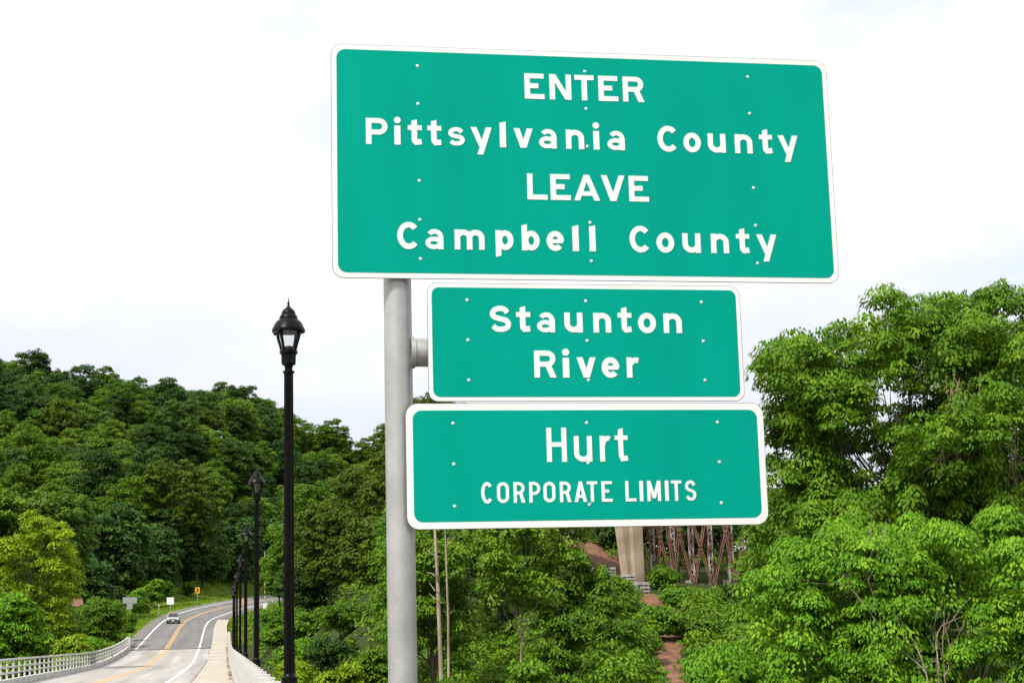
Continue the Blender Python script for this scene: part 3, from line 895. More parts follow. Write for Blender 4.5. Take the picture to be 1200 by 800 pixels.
def trunk_mesh(rng, height, r0, lo, m, z_branch, n=7, twigs=2):
    mb = MB()
    pts, rad = [], []
    ph = rng.uniform(0, 6)
    def axis(t): return Vector((math.sin(t * 5 + ph) - math.sin(ph), math.cos(t * 4 + ph) - math.cos(ph), 0)) * 0.012 * height
    for k in range(7):
        t = k / 6
        a = axis(t)
        pts.append((a.x, a.y, t * height - (0.6 if k == 0 else 0)))
        rad.append(r0 * (1.35 if k == 0 else 1) * (1 - 0.80 * t))
    mb.tube(pts, rad, n)
    for q in lo:
        z0 = min(height * 0.9, max(z_branch, q[2] * 0.62 + z_branch * 0.25))
        t = z0 / height
        b0 = axis(t) + Vector((0, 0, z0))
        e = Vector(q)
        ln = (e - b0).length
        mid = (b0 + e) / 2 + Vector((0, 0, -0.06 * ln)) + Vector(rng.normal(0, 0.05, 3)) * ln
        rr = r0 * (1 - 0.8 * t)
        mb.tube([b0, mid, e], [rr * 0.5, rr * 0.32, rr * 0.12], 5)
        for _ in range(twigs):
            e2 = e + Vector(np.clip(rng.normal(0, 1, 3), -1, 1)) * ln * 0.14
            mb.tube([mid.lerp(e, 0.4), e2], [rr * 0.18, rr * 0.05], 4)
    return mb.mesh('trunk', m, True)

def tree(name, label, x, y, top, R, seed, lm, bm='bark', leaf=(0.2, 0.1), clump_r=0.4, n_lobes=14, lobe=None, n_clumps=900, n_leaf=22,
         cb=None, group=None, droop=0.7, cat='tree', r0=None, low=-0.55, jit=0.25, pw=2.0):
    """trunk with limbs and a crown of leaf tufts; top and cb (crown bottom) are heights in the world"""
    rng = np.random.default_rng(seed)
    g = gz(x, y)
    H = top - g
    cb = (cb - g) if cb is not None else H * 0.22
    Z = (H - cb) / 2; cz = (H + cb) / 2
    lobe = lobe or R * 0.4
    lo, lr, cl = crown_layout(rng, R - lobe * 0.5, Z - lobe * 0.6, cz, n_lobes, lobe, n_clumps, low, pw)
    root = thing(name, (x, y, g), label, cat, group)
    v, f, t = leaves(rng, cl, clump_r, n_leaf, leaf[0], leaf[1], droop, jit)
    me = raw_mesh('crown', v, f, t); me.materials.append(M[lm])
    put('crown', me, root)
    put('trunk', trunk_mesh(rng, H * 0.70, r0 or max(0.05, H * 0.016), lo, M[bm], max(H * .12, cb * 0.8)), root)
    return root

# --- right bank, near
HK = dict(leaf=(0.185, 0.092), clump_r=0.60, n_leaf=120, droop=0.9, pw=4.5, jit=0.17)
tree('hickory_tree', 'tall green tree with tufted drooping leaves rising right of the signs', 23.5, 55, 14.5, 5.9, 11, 'leaf_hick', n_lobes=50, lobe=1.4, n_clumps=1350, cb=-1.5, r0=0.24, **HK)
tree('hickory_tree', 'green tree at the right edge of the photo behind the bright tree', 28.4, 57, 16.0, 4.7, 12, 'leaf_hick', n_lobes=30, lobe=1.25, n_clumps=720, cb=0.0, r0=0.2, **HK)
tree('hickory_tree', 'darker green tree in the gap between the lowest sign and the tall tree', 22.0, 60, 9.0, 2.3, 13, 'leaf_hick', n_lobes=14, lobe=1.1, n_clumps=230, cb=-1.5, r0=0.16, **HK)
BR = dict(leaf=(0.125, 0.062), clump_r=0.38, n_leaf=105, droop=1.0, pw=2.6, jit=0.17, bm='bark_pale')
tree('broadleaf_tree', 'bright green bushy tree lower right, nearest the lowest sign', 15.0, 38, 4.9, 3.0, 21, 'leaf_bright', n_lobes=32, lobe=0.85, n_clumps=1050, cb=-4.0, r0=0.11, **BR)
tree('broadleaf_tree', 'bright green bushy tree with pale bare stems at the lower right corner', 17.3, 37.5, 5.2, 3.0, 22, 'leaf_bright', n_lobes=32, lobe=0.85, n_clumps=1000, cb=-3.5, r0=0.11, **BR)
tree('broadleaf_tree', 'low bright green tree at the bottom edge, left of the bigger bright trees', 11.9, 37, 1.7, 1.8, 23, 'leaf_bright', n_lobes=14, lobe=0.75, n_clumps=380, cb=-4.5, r0=0.09, **BR)

# dead stems and vine tangles standing in those trees
def grow(mb, rng, p, d, ln, r, depth, droop=0.0):
    """one crooked limb that forks as it goes"""
    pts, rad = [p.copy()], [r]
    for k in range(4):
        d = (d + Vector(rng.normal(0, 0.16, 3)) + Vector((0, 0, -droop))).normalized()
        p = p + d * (ln / 4)
        pts.append(p.copy()); rad.append(r * (1 - 0.13 * (k + 1)))
    mb.tube(pts, rad, 5)
    if depth > 0:
        for _ in range(2 if depth < 3 else 3):
            q = pts[int(rng.integers(2, 5))]
            e = (d + Vector(rng.normal(0, 0.42, 3))).normalized()
            grow(mb, rng, q.copy(), e, ln * rng.uniform(0.55, 0.85), r * 0.55, depth - 1, droop)
def bare_stems(name, label, cat, x, y, z0, z1, n, spread, seed, m, r, group=None, hang=False):
    rng = np.random.default_rng(seed)
    root = thing(name, (x, y, z0), label, cat, group)
    L_ = (z1 - z0)
    for k in range(n):
        mb = MB()
        if hang:
            grow(mb, rng, Vector((rng.normal(0, spread), rng.normal(0, spread * .6), L_ * rng.uniform(.75, 1))), Vector((rng.normal(0, .25), rng.normal(0, .25), -1)), L_ * rng.uniform(.4, .6), r, 2, 0.08)
        else:
            grow(mb, rng, Vector((rng.normal(0, spread * .2), rng.normal(0, spread * .2), 0)), Vector((rng.normal(0, spread), rng.normal(0, spread), 1)).normalized(), L_ * rng.uniform(.5, .62), r, 3)
        mb.build('stem', M[m], root, True)
    return root
bare_stems('bare_shrub', 'pale bare branching stems in front of the bright tree, lower right', 'shrub', 15.75, 35.3, -0.6, 2.0, 3, 0.22, 5, 'bark_pale', 0.024)
bare_stems('bare_branches', 'thin leafless pale twigs among the bright leaves right of the lowest sign', 'branches', 14.7, 35.9, 1.4, 3.7, 2, 0.5, 6, 'bark_pale', 0.017)
bare_stems('dead_vine', 'hanging brown dead vine tangle in the upper part of the tall tree', 'vine', 24.4, 51.5, 6.4, 9.9, 13, 0.30, 7, 'vine', 0.016, hang=True)
bare_stems('dead_vine', 'brown dead vine tangle at the right edge of the photo', 'vine', 26.8, 52.0, 4.5, 8.2, 11, 0.45, 8, 'vine', 0.017, hang=True)

# --- right bank, middle distance
MD = dict(leaf=(0.24, 0.12), clump_r=0.55, n_leaf=60, droop=0.8, jit=0.2)
tree('sapling_tree', 'slender light green tree with pale trunk below the lowest sign', 11.9, 66, 7.2, 2.3, 31, 'leaf_light', n_lobes=15, lobe=0.75, n_clumps=260, cb=1.3, bm='bark_pale', r0=0.09, leaf=(0.24, 0.11), clump_r=0.42, n_leaf=34)
tree('vine_covered_tree', 'dark vine-covered tree left of the trestle, below the lowest sign', 16.3, 80, 10.8, 1.9, 32, 'leaf_mid', n_lobes=20, lobe=0.85, n_clumps=430, cb=-2.5, **MD)
tree('broadleaf_tree', 'mid green tree between the pale dead trunks and the slender tree', 10.4, 84, 8.5, 2.8, 33, 'leaf_light', n_lobes=16, lobe=1.1, n_clumps=420, cb=-2.0, **MD)
tree('broadleaf_tree', 'green tree just right of the sign post behind the dead trunks', 11.2, 100, 12.0, 3.2, 34, 'leaf_hick', n_lobes=16, lobe=1.2, n_clumps=430, cb=-2.0, **MD)
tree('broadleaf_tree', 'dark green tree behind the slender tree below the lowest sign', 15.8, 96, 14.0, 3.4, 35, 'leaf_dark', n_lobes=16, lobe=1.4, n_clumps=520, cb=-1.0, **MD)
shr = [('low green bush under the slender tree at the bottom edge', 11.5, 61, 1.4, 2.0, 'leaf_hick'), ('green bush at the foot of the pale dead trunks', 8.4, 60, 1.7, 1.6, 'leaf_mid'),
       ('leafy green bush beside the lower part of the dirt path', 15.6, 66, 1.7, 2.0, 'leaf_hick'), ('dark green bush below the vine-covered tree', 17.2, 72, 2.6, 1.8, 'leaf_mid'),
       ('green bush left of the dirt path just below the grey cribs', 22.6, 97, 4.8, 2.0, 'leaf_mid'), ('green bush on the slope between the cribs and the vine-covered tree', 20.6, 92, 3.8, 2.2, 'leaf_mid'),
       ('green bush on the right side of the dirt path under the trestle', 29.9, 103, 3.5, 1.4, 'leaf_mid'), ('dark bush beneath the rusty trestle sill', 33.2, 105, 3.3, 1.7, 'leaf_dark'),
       ('green bush left of the dirt path halfway up', 20.2, 82, 2.0, 1.7, 'leaf_hick'), ('dark green bush right of the dirt path near the bright tree', 25.4, 88, 2.3, 1.6, 'leaf_mid'),
       ('green bush overhanging the dirt path from the left', 22.9, 87.5, 2.9, 1.2, 'leaf_hick'), ('small green bush where the path meets the lowest crib', 27.9, 101, 4.1, 0.9, 'leaf_hick'),
       ('green bush growing by the pier foot beside the trestle', 29.3, 109.6, 5.9, 0.9, 'leaf_mid'), ('dark bush at the bottom edge just right of the sign post', 6.6, 56, 0.7, 1.5, 'leaf_dark')]
for i, (lb, x, y, top, R, lm) in enumerate(shr):
    tree('bush', lb, x, y, top, R, 60 + i, lm, n_lobes=10, lobe=R * .42, n_clumps=170, cb=gz(x, y) - .2, leaf=(0.24, 0.12), clump_r=0.42, n_leaf=32, cat='bush', r0=0.05)
for lb, x, y, z1, r in (('taller pale dead tree trunk just right of the sign post', 7.96, 62, 8.0, 0.085), ('thinner pale dead trunk, right of the taller one', 8.38, 63.5, 6.6, 0.055)):
    rng = np.random.default_rng(int(x * 100))
    g = gz(x, y)
    t = thing('dead_tree', (x, y, g), lb, 'dead tree', None)
    MB().tube([(0.06, 0, -.4), (0.03, 0, (z1 - g) * .4), (-0.05 if x < 8 else .09, 0.03, (z1 - g) * .7), (-0.22 if x < 8 else .02, 0, z1 - g)], [r * 1.3, r, r * .8, r * .3], 8).build('trunk', M['bark_pale'], t, True)
    for k in range(5):
        zz = (z1 - g) * rng.uniform(.55, .95); s_ = -1 if x < 8 else 1
        MB().tube([(0, 0, zz), (s_ * rng.uniform(.15, .3), rng.uniform(-.3, .3), zz + .12), (s_ * rng.uniform(.3, .5), rng.uniform(-.3, .3), zz + rng.uniform(.2, .5))], [r * .3, r * .2, r * .08], 5).build('branch', M['bark_pale'], t, True)

# --- behind the trestle and the signs
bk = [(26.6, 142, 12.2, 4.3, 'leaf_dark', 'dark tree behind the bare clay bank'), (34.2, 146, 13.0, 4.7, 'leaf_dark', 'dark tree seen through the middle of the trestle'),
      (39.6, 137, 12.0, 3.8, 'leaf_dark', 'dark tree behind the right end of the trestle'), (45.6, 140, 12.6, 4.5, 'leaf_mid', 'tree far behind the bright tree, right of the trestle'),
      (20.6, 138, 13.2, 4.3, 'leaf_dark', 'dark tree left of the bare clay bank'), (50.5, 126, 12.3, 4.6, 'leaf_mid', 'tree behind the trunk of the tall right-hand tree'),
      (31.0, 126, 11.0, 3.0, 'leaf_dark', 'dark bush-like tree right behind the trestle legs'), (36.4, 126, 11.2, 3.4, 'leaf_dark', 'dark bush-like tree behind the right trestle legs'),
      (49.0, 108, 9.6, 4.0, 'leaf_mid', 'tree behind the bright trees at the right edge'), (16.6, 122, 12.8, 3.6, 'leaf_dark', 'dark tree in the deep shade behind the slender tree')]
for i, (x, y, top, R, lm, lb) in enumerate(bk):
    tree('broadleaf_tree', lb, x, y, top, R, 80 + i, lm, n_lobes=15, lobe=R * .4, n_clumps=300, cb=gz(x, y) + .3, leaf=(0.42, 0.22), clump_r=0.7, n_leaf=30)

# --- olive wood between the lamps and the sign post
ol = [(11.9, 215, 24.2, 5.5, 'leaf_mid', 'mid green tree right of the nearest lamp, behind the olive trees'), (15.4, 184, 22.6, 5.6, 'leaf_olive', 'large olive green tree left of the sign post'),
      (18.0, 168, 23.0, 5.0, 'leaf_olive', 'tall olive green tree half hidden by the sign post'), (11.4, 180, 16.8, 4.3, 'leaf_olive', 'olive green tree just right of the nearest lamp shaft'),
      (10.2, 236, 19.8, 4.2, 'leaf_light', 'lighter green tree behind the nearest lamp shaft'), (24.0, 195, 32.4, 5.4, 'leaf_olive', 'tallest olive tree, its top showing between post and middle sign'),
      (13.6, 142, 12.4, 3.9, 'leaf_olive', 'lower olive green tree immediately left of the sign post'), (9.4, 190, 11.4, 3.4, 'leaf_dark', 'dark green tree above the road between lamps and olive trees'),
      (18.5, 145, 17.0, 4.4, 'leaf_olive', 'olive tree directly behind the sign post and lowest sign'), (8.6, 262, 16.2, 3.2, 'leaf_mid', 'green tree at the inside of the road bend'),
      (20.5, 226, 25.0, 6.0, 'leaf_mid', 'mid green tree at the back of the olive trees')]
for i, (x, y, top, R, lm, lb) in enumerate(ol):
    tree('broadleaf_tree', lb, x, y, top, R, 100 + i, lm, n_lobes=22, lobe=R * .34, n_clumps=520, cb=max(gz(x, y) + .5, top - 2.6 * R - 3), leaf=(0.37, 0.20), clump_r=0.70, n_leaf=50, droop=0.6)
sr = [(5.3, 172, 2.9, 1.9, 'leaf_light', 'light green bush beside the far end of the parapet'), (6.6, 147, 1.9, 2.1, 'leaf_bright', 'bright green bush between the second lamp and the olive trees'),
      (4.9, 127, 0.5, 1.6, 'leaf_yellow', 'yellow-green bush just outside the parapet near the second lamp'), (8.4, 132, 2.0, 2.4, 'leaf_dark', 'dark rounded bush left of the sign post'),
      (9.2, 107, 0.9, 2.1, 'leaf_mid', 'green bush at the bottom edge left of the sign post'), (6.0, 203, 5.6, 1.9, 'leaf_hick', 'green bush below the road bend by the pale pole'),
      (7.0, 101, 0.1, 1.7, 'leaf_yellow', 'yellow-green bush at the bottom edge between lamp and sign post'), (10.4, 152, 5.0, 2.6, 'leaf_mid', 'leafy bush at the foot of the olive trees'),
      (4.2, 108, -0.4, 1.3, 'leaf_yellow', 'yellow-green bush at the bottom edge right beside the nearest lamp'), (7.9, 170, 4.2, 2.0, 'leaf_hick', 'green bush under the dark tree beyond the second lamp')]
for i, (x, y, top, R, lm, lb) in enumerate(sr):
    tree('bush', lb, x, y, top, R, 120 + i, lm, n_lobes=12, lobe=R * .4, n_clumps=210, cb=max(gz(x, y), top - 3.4), leaf=(0.30, 0.15), clump_r=0.45, n_leaf=32, cat='bush', r0=0.06)

# --- left of the bridge
lf = [(-13.9, 127, 12.0, 3.8, 'leaf_yellow', 'bright yellow-green tree behind the left parapet at the photo edge', 'tree'), (-18.6, 121, 9.0, 3.4, 'leaf_bright', 'bright green tree cut off by the left photo edge', 'tree'),
      (-13.9, 117, 5.4, 2.3, 'leaf_bright', 'bright green young tree below the yellow-green one', 'tree'), (-16.4, 163, 6.6, 3.8, 'leaf_mid', 'dark green tree above the middle of the left parapet', 'tree'),
      (-12.9, 182, 6.6, 3.0, 'leaf_mid', 'rounded green bush at the far end of the left parapet', 'bush'), (-12.3, 141, 3.0, 2.0, 'leaf_yellow', 'yellow-green bush peeking over the left parapet', 'bush'),
      (-17.2, 150, 6.2, 3.6, 'leaf_dark', 'dark green tree behind the yellow-green one', 'tree'), (-13.0, 118, 2.0, 1.3, 'leaf_olive', 'small olive bush over the near end of the left parapet', 'bush'),
      (-11.3, 197, 5.45, 1.0, 'leaf_hick', 'small bush below the grey sign backs', 'bush'),
      (-11.6, 152, 2.2, 1.4, 'leaf_bright', 'small bright bush against the curve of the left parapet', 'bush')]
for i, (x, y, top, R, lm, lb, ct) in enumerate(lf):
    tree('broadleaf_tree' if ct == 'tree' else 'bush', lb, x, y, top, R, 140 + i, lm, n_lobes=20, lobe=R * .34, n_clumps=430, cb=max(gz(x, y), top - 3 * R), leaf=(0.28, 0.14), clump_r=0.55, n_leaf=54, cat=ct, droop=0.7, jit=0.2)
lm_ = [(-25.1, 250, 26.5, 7.2, 'leaf_hill', 'large mid green tree above the yellow-green tree on the left'), (-33.0, 244, 27.0, 6.4, 'leaf_mid', 'mid green tree at the left photo edge above the bright trees'),
       (-19.4, 300, 26.5, 7.0, 'leaf_blue', 'dark tall tree at the wood edge left of the white board'), (-9.4, 344, 42.0, 9.0, 'leaf_olive', 'tall yellowish green tree standing out in the middle of the wood'),
       (-20.5, 322, 24.5, 7.4, 'leaf_blue', 'dark spreading tree behind the grey sign backs'), (-13.5, 330, 25.5, 6.0, 'leaf_blue', 'dark tree behind the white board'),
       (-4.4, 350, 27.0, 6.0, 'leaf_blue', 'dark tree above the first chevron sign'), (2.6, 366, 29.0, 6.5, 'leaf_blue', 'dark tree left of the second lamp at the wood edge'),
       (9.6, 384, 31.0, 6.5, 'leaf_blue', 'dark tree at the wood edge behind the pale pole'), (17.5, 408, 33.0, 7.0, 'leaf_blue', 'dark tree above the top of the road'),
       (-27.5, 290, 22.5, 6.0, 'leaf_blue', 'dark tree behind the shed roof on the left'), (-22.0, 268, 15.5, 5.0, 'leaf_blue', 'dark low tree right of the yellow-green tree')]
for i, (x, y, top, R, lm, lb) in enumerate(lm_):
    tree('broadleaf_tree', lb, x, y, top, R, 160 + i, lm, n_lobes=30, lobe=R * .32, n_clumps=560, cb=gz(x, y) + (-1.0 if i > 3 else 1.0), leaf=(0.72, 0.40), clump_r=1.0, n_leaf=34, droop=0.55, low=-0.9)
vg = [(-12.2, 294, 12.6, 2.2, 'leaf_hick', 'light green bush behind the white board on the verge'), (-14.2, 285, 10.8, 1.5, 'leaf_hick', 'small bush left of the white board'),
      (-10.2, 306, 12.8, 1.7, 'leaf_hick', 'light green bush just left of the first chevron sign'), (-6.4, 338, 13.6, 1.7, 'leaf_mid', 'small bush on the verge right of the first chevron sign'),
      (-2.0, 358, 18.0, 2.8, 'leaf_mid', 'green bushy sapling on the verge left of the far lamps'), (-12.6, 263, 8.2, 1.0, 'leaf_hick', 'tiny bush beside the grey sign backs'),
      (10.4, 398, 17.6, 2.6, 'leaf_mid', 'green bush right of the far chevron sign'), (-13.9, 300, 12.8, 2.0, 'leaf_mid', 'green bush at the foot of the dark wood, left of the board')]
for i, (x, y, top, R, lm, lb) in enumerate(vg):
    tree('bush', lb, x, y, top, R, 180 + i, lm, n_lobes=9, lobe=R * .42, n_clumps=120, cb=gz(x, y), leaf=(0.45, 0.24), clump_r=0.6, n_leaf=28, cat='bush', r0=0.06)

# --- the wooded hill: a few kinds of tree, then copies
def hill_kind(seed, lm, R, H, n_lobes):
    rng = np.random.default_rng(seed)
    lobe = R * 0.36
    lo, lr, cl = crown_layout(rng, R - lobe * .5, H * 0.47 - lobe * .6, H * 0.54, n_lobes, lobe, 340, -0.5)
    v, f, t = leaves(rng, cl, 1.0, 58, 0.48, 0.29, 0.55, 0.35)
    me = raw_mesh('crown', v, f, t); me.materials.append(M[lm])
    return me, trunk_mesh(rng, H * 0.8, 0.28, lo, M['bark'], H * 0.3, 6, 1)
KINDS = []
for k, (lm, word) in enumerate([('leaf_hill', 'mid green'), ('leaf_blue', 'deep green'), ('leaf_hill', 'mid green'), ('leaf_dark', 'dark green'), ('leaf_olive', 'olive green'), ('leaf_hill', 'mid green'), ('leaf_blue', 'deep green'), ('leaf_mid', 'light green')]):
    KINDS.append((hill_kind(300 + k, lm, 5.6 + 0.5 * (k % 3), 17 + (k % 4), 19 + k % 5), word))
rng = np.random.default_rng(4)
n_hill = 0
y = 338.0
while y < 528:
    x = -0.15 * y - 14 + rng.uniform(0, 6)
    while x < 0.135 * y + 6:
        xx, yy = x + rng.normal(0, 1.8), y + rng.normal(0, 2.2)
        x += 9.6
        if yy < np.interp(xx, [-60, -12, 0, 13, 22, 35, 51, 74], [330, 334, 352, 390, 416, 436, 450, 462]): continue
        kd = rng.choice(len(KINDS), p=[.17, .12, .15, .10, .09, .15, .10, .12])
        (cm, tm), word = KINDS[kd]
        up = 'on the skyline of the far hill' if yy > 490 else ('high on the far hill' if yy > 440 else ('halfway up the far hill' if yy > 395 else 'low on the far hill'))
        rat = xx / yy
        sd = 'at the left photo edge' if rat < -0.095 else ('above the car' if rat < -0.03 else ('left of the nearest lamp' if rat < 0.035 else 'between nearest lamp and sign post'))
        t = thing('hill_tree', (xx, yy, gz(xx, yy) - 0.3), word + ' tree ' + up + ', ' + sd, 'tree', word + ' trees ' + up + ', ' + sd, rng.uniform(0, 6.28))
        sc = rng.uniform(0.74, 1.06)
        t.scale = (sc * rng.uniform(.9, 1.12), sc * rng.uniform(.9, 1.12), sc * rng.uniform(.85, 1.15))
        put('crown', cm, t); put('trunk', tm, t)
        n_hill += 1
    y += 9.8
print('hill trees', n_hill)

# ------------------------------------------------------------------ trestle on the right bank
t = thing('railway_trestle', (32.2, 112, 4.5), 'rusty steel trestle tower with flaking grey columns under the lowest sign', 'trestle')
TX = [-2.9, -1.43, -0.09, 1.27, 2.75, 4.1]
TH = 5.7
def laced_column(x, yoff, m):
    mb = MB()
    for sx in (-1, 1):
        mb.box(x + sx * 0.13 - 0.035, x + sx * 0.13 + 0.035, yoff - 0.14, yoff + 0.14, 0.0, TH)
    z = 0.3; k = 0
    while z < TH - 0.4:
        s_ = 1 if k % 2 else -1
        mb.bar((x - s_ * 0.12, yoff - 0.155, z), (x + s_ * 0.12, yoff - 0.155, z + 0.36), 0.05, 0.012, (0, 1, 0))
        mb.bar((x + s_ * 0.12, yoff + 0.155, z), (x - s_ * 0.12, yoff + 0.155, z + 0.36), 0.05, 0.012, (0, 1, 0))
        z += 0.36; k += 1
    return mb.build('column', m, t)
for i, x in enumerate(TX):
    laced_column(x, 0.0, M['rust_paint'])
    laced_column(x * 0.98 + 0.15, 5.0, M['rust'])
for a, b in ((-2.7, -1.43), (-1.2, -0.09), (0.0, 1.27), (2.6, 1.4), (0.9, -0.02), (-2.2, -2.75), (-0.9, -1.5), (2.2, 3.0), (3.9, 2.9), (-1.9, -1.3)):
    for yo in (-0.02, 5.02):
        mb = MB()
        for off in (-0.07, 0.07):
            mb.bar((a + off, yo - 0.19, TH * 0.8), (b + off, yo - 0.19, 0.1), 0.05, 0.10, (0, 1, 0))
        for q in range(9):
            u = (q + .5) / 9
            px_, pz_ = a + (b - a) * u, TH * 0.8 + (0.1 - TH * 0.8) * u
            mb.bar((px_ - 0.08, yo - 0.2, pz_ - 0.06), (px_ + 0.08, yo - 0.2, pz_ + 0.06), 0.03, 0.02, (0, 1, 0))
        mb.build('brace', M['rust'], t)
for yo in (0.0, 5.0):
    MB().box(-2.7, 4.5, yo - 0.28, yo + 0.28, -0.22, 0.0).build('sill', M['rust'], t)
    MB().box(-3.1, 3.2, yo - 0.1, yo + 0.1, TH * 0.8, TH * 0.8 + 0.16).build('strut', M['rust'], t)
for x in TX:
    MB().bar((x, 0.16, 0.3), (x + .1, 4.85, TH * .8), 0.06, 0.06).build('cross_brace', M['rust'], t)
    MB().bar((x, 0.16, TH * .8), (x + .1, 4.85, 0.3), 0.06, 0.06).build('cross_brace', M['rust'], t)
MB().box(-9, 9, -0.3, 5.3, TH, TH + 1.1).build('deck_girder', M['rust'], t)
for k in range(6):
    MB().box(-2.4 + k * 0.95, -2.0 + k * 0.95, 0.4, 0.8, 0.02, 0.25 + 0.12 * (k % 3)).build('footing_block', M['pier'], t)

p = thing('bridge_pier', (27.6, 110.6, 4.6), 'old cream concrete pier standing left of the rusty trestle', 'pier', rz=0.42)
def frustum(mb, x0, x1, y0, y1, z0, z1, X0, X1, Y0, Y1):
    return mb.add([(x0, y0, z0), (x1, y0, z0), (x1, y1, z0), (x0, y1, z0), (X0, Y0, z1), (X1, Y0, z1), (X1, Y1, z1), (X0, Y1, z1)],
                  [(0, 3, 2, 1), (4, 5, 6, 7), (0, 1, 5, 4), (1, 2, 6, 5), (2, 3, 7, 6), (3, 0, 4, 7)])
frustum(MB(), -0.30, 0.50, -0.5, 0.9, -0.6, 7.0, -0.42, 0.48, -0.5, 0.9).build('shaft', M['pier'], p)
MB().box(-0.6, 0.65, -0.7, 1.1, 7.003, 7.5).build('cap_stone', M['pier'], p)
frustum(MB(), -0.45, -0.31, -0.1, 0.7, -0.4, 5.2, -1.1, -0.40, -0.1, 0.7).build('wing', M['pier'], p)

for lb, x, y, z, w, h, rz in (('uppermost grey slatted timber crib at the foot of the pier', 24.9, 108.2, 5.25, 1.45, 0.62, 0.1), ('middle grey slatted timber crib of the stepped row', 26.35, 107.4, 4.75, 0.9, 0.58, -0.1),
                              ('lowest grey slatted timber crib beside the top of the dirt path', 27.0, 106.5, 3.85, 0.85, 0.95, 0.15)):
    c = thing('timber_crib', (x, y, z), lb, 'crib', 'grey cribs below the pier', rz)
    n = max(3, int(h / 0.21))
    for k in range(n):
        zz = k * h / n
        MB().box(-w / 2, w / 2, -0.45, -0.33, zz, zz + h / n * 0.6).build('slat', M['timber'], c)
        MB().box(-w / 2, w / 2, 0.33, 0.45, zz, zz + h / n * 0.6).build('slat', M['timber'], c)
    for sx in (-w / 2, 0, w / 2 - 0.1):
        MB().box(sx + 0.003, sx + 0.097, -0.40, 0.40, -0.3, h - 0.04).build('post', M['timber'], c)
    MB().box(-w / 2 + 0.1, w / 2 - 0.1, -0.3, 0.3, -0.2, h * 0.8).build('fill', M['gravel'], c)

def drape(name, m, pts, wid, dz):
    """an uneven strip of bare earth laid along the ground"""
    rng = np.random.default_rng(77)
    P = np.array(smooth_path(pts, 8)); vs = []; n = len(P); cols = 7
    for i in range(n):
        d = P[min(i + 1, n - 1)] - P[max(i - 1, 0)]; d /= np.linalg.norm(d)
        nx, ny = d[1], -d[0]
        hw = np.interp(i / (n - 1), np.linspace(0, 1, len(wid)), wid) * rng.uniform(.65, 1.3)
        for j in range(cols):
            o = (j / (cols - 1) * 2 - 1) * hw
            x_, y_ = P[i][0] + nx * o, P[i][1] + ny * o
            vs.append((x_, y_, gz(x_, y_) + dz * (1.0 if 0 < j < cols - 1 else -0.6) + rng.normal(0, .03)))
    fs = [(i * cols + j, i * cols + j + 1, (i + 1) * cols + j + 1, (i + 1) * cols + j) for i in range(n - 1) for j in range(cols - 1)]
    return tag(MB().add(vs, fs).build(name, m, None, True), kind='structure')
drape('dirt_path', M['clay'], [(19.4, 66), (20.3, 75), (22.4, 84), (25.2, 92), (26.2, 98), (27.0, 104), (27.4, 106)], [.9, 1.2, .8, 1.2, .9, 1.2, .9], 0.12)
drape('clay_bank', M['clay'], [(25.4, 109.5), (25.6, 114), (25.6, 119), (25.6, 125), (25.6, 131)], [1.7, 2.8, 3.6, 4.2, 4.2], 0.14)

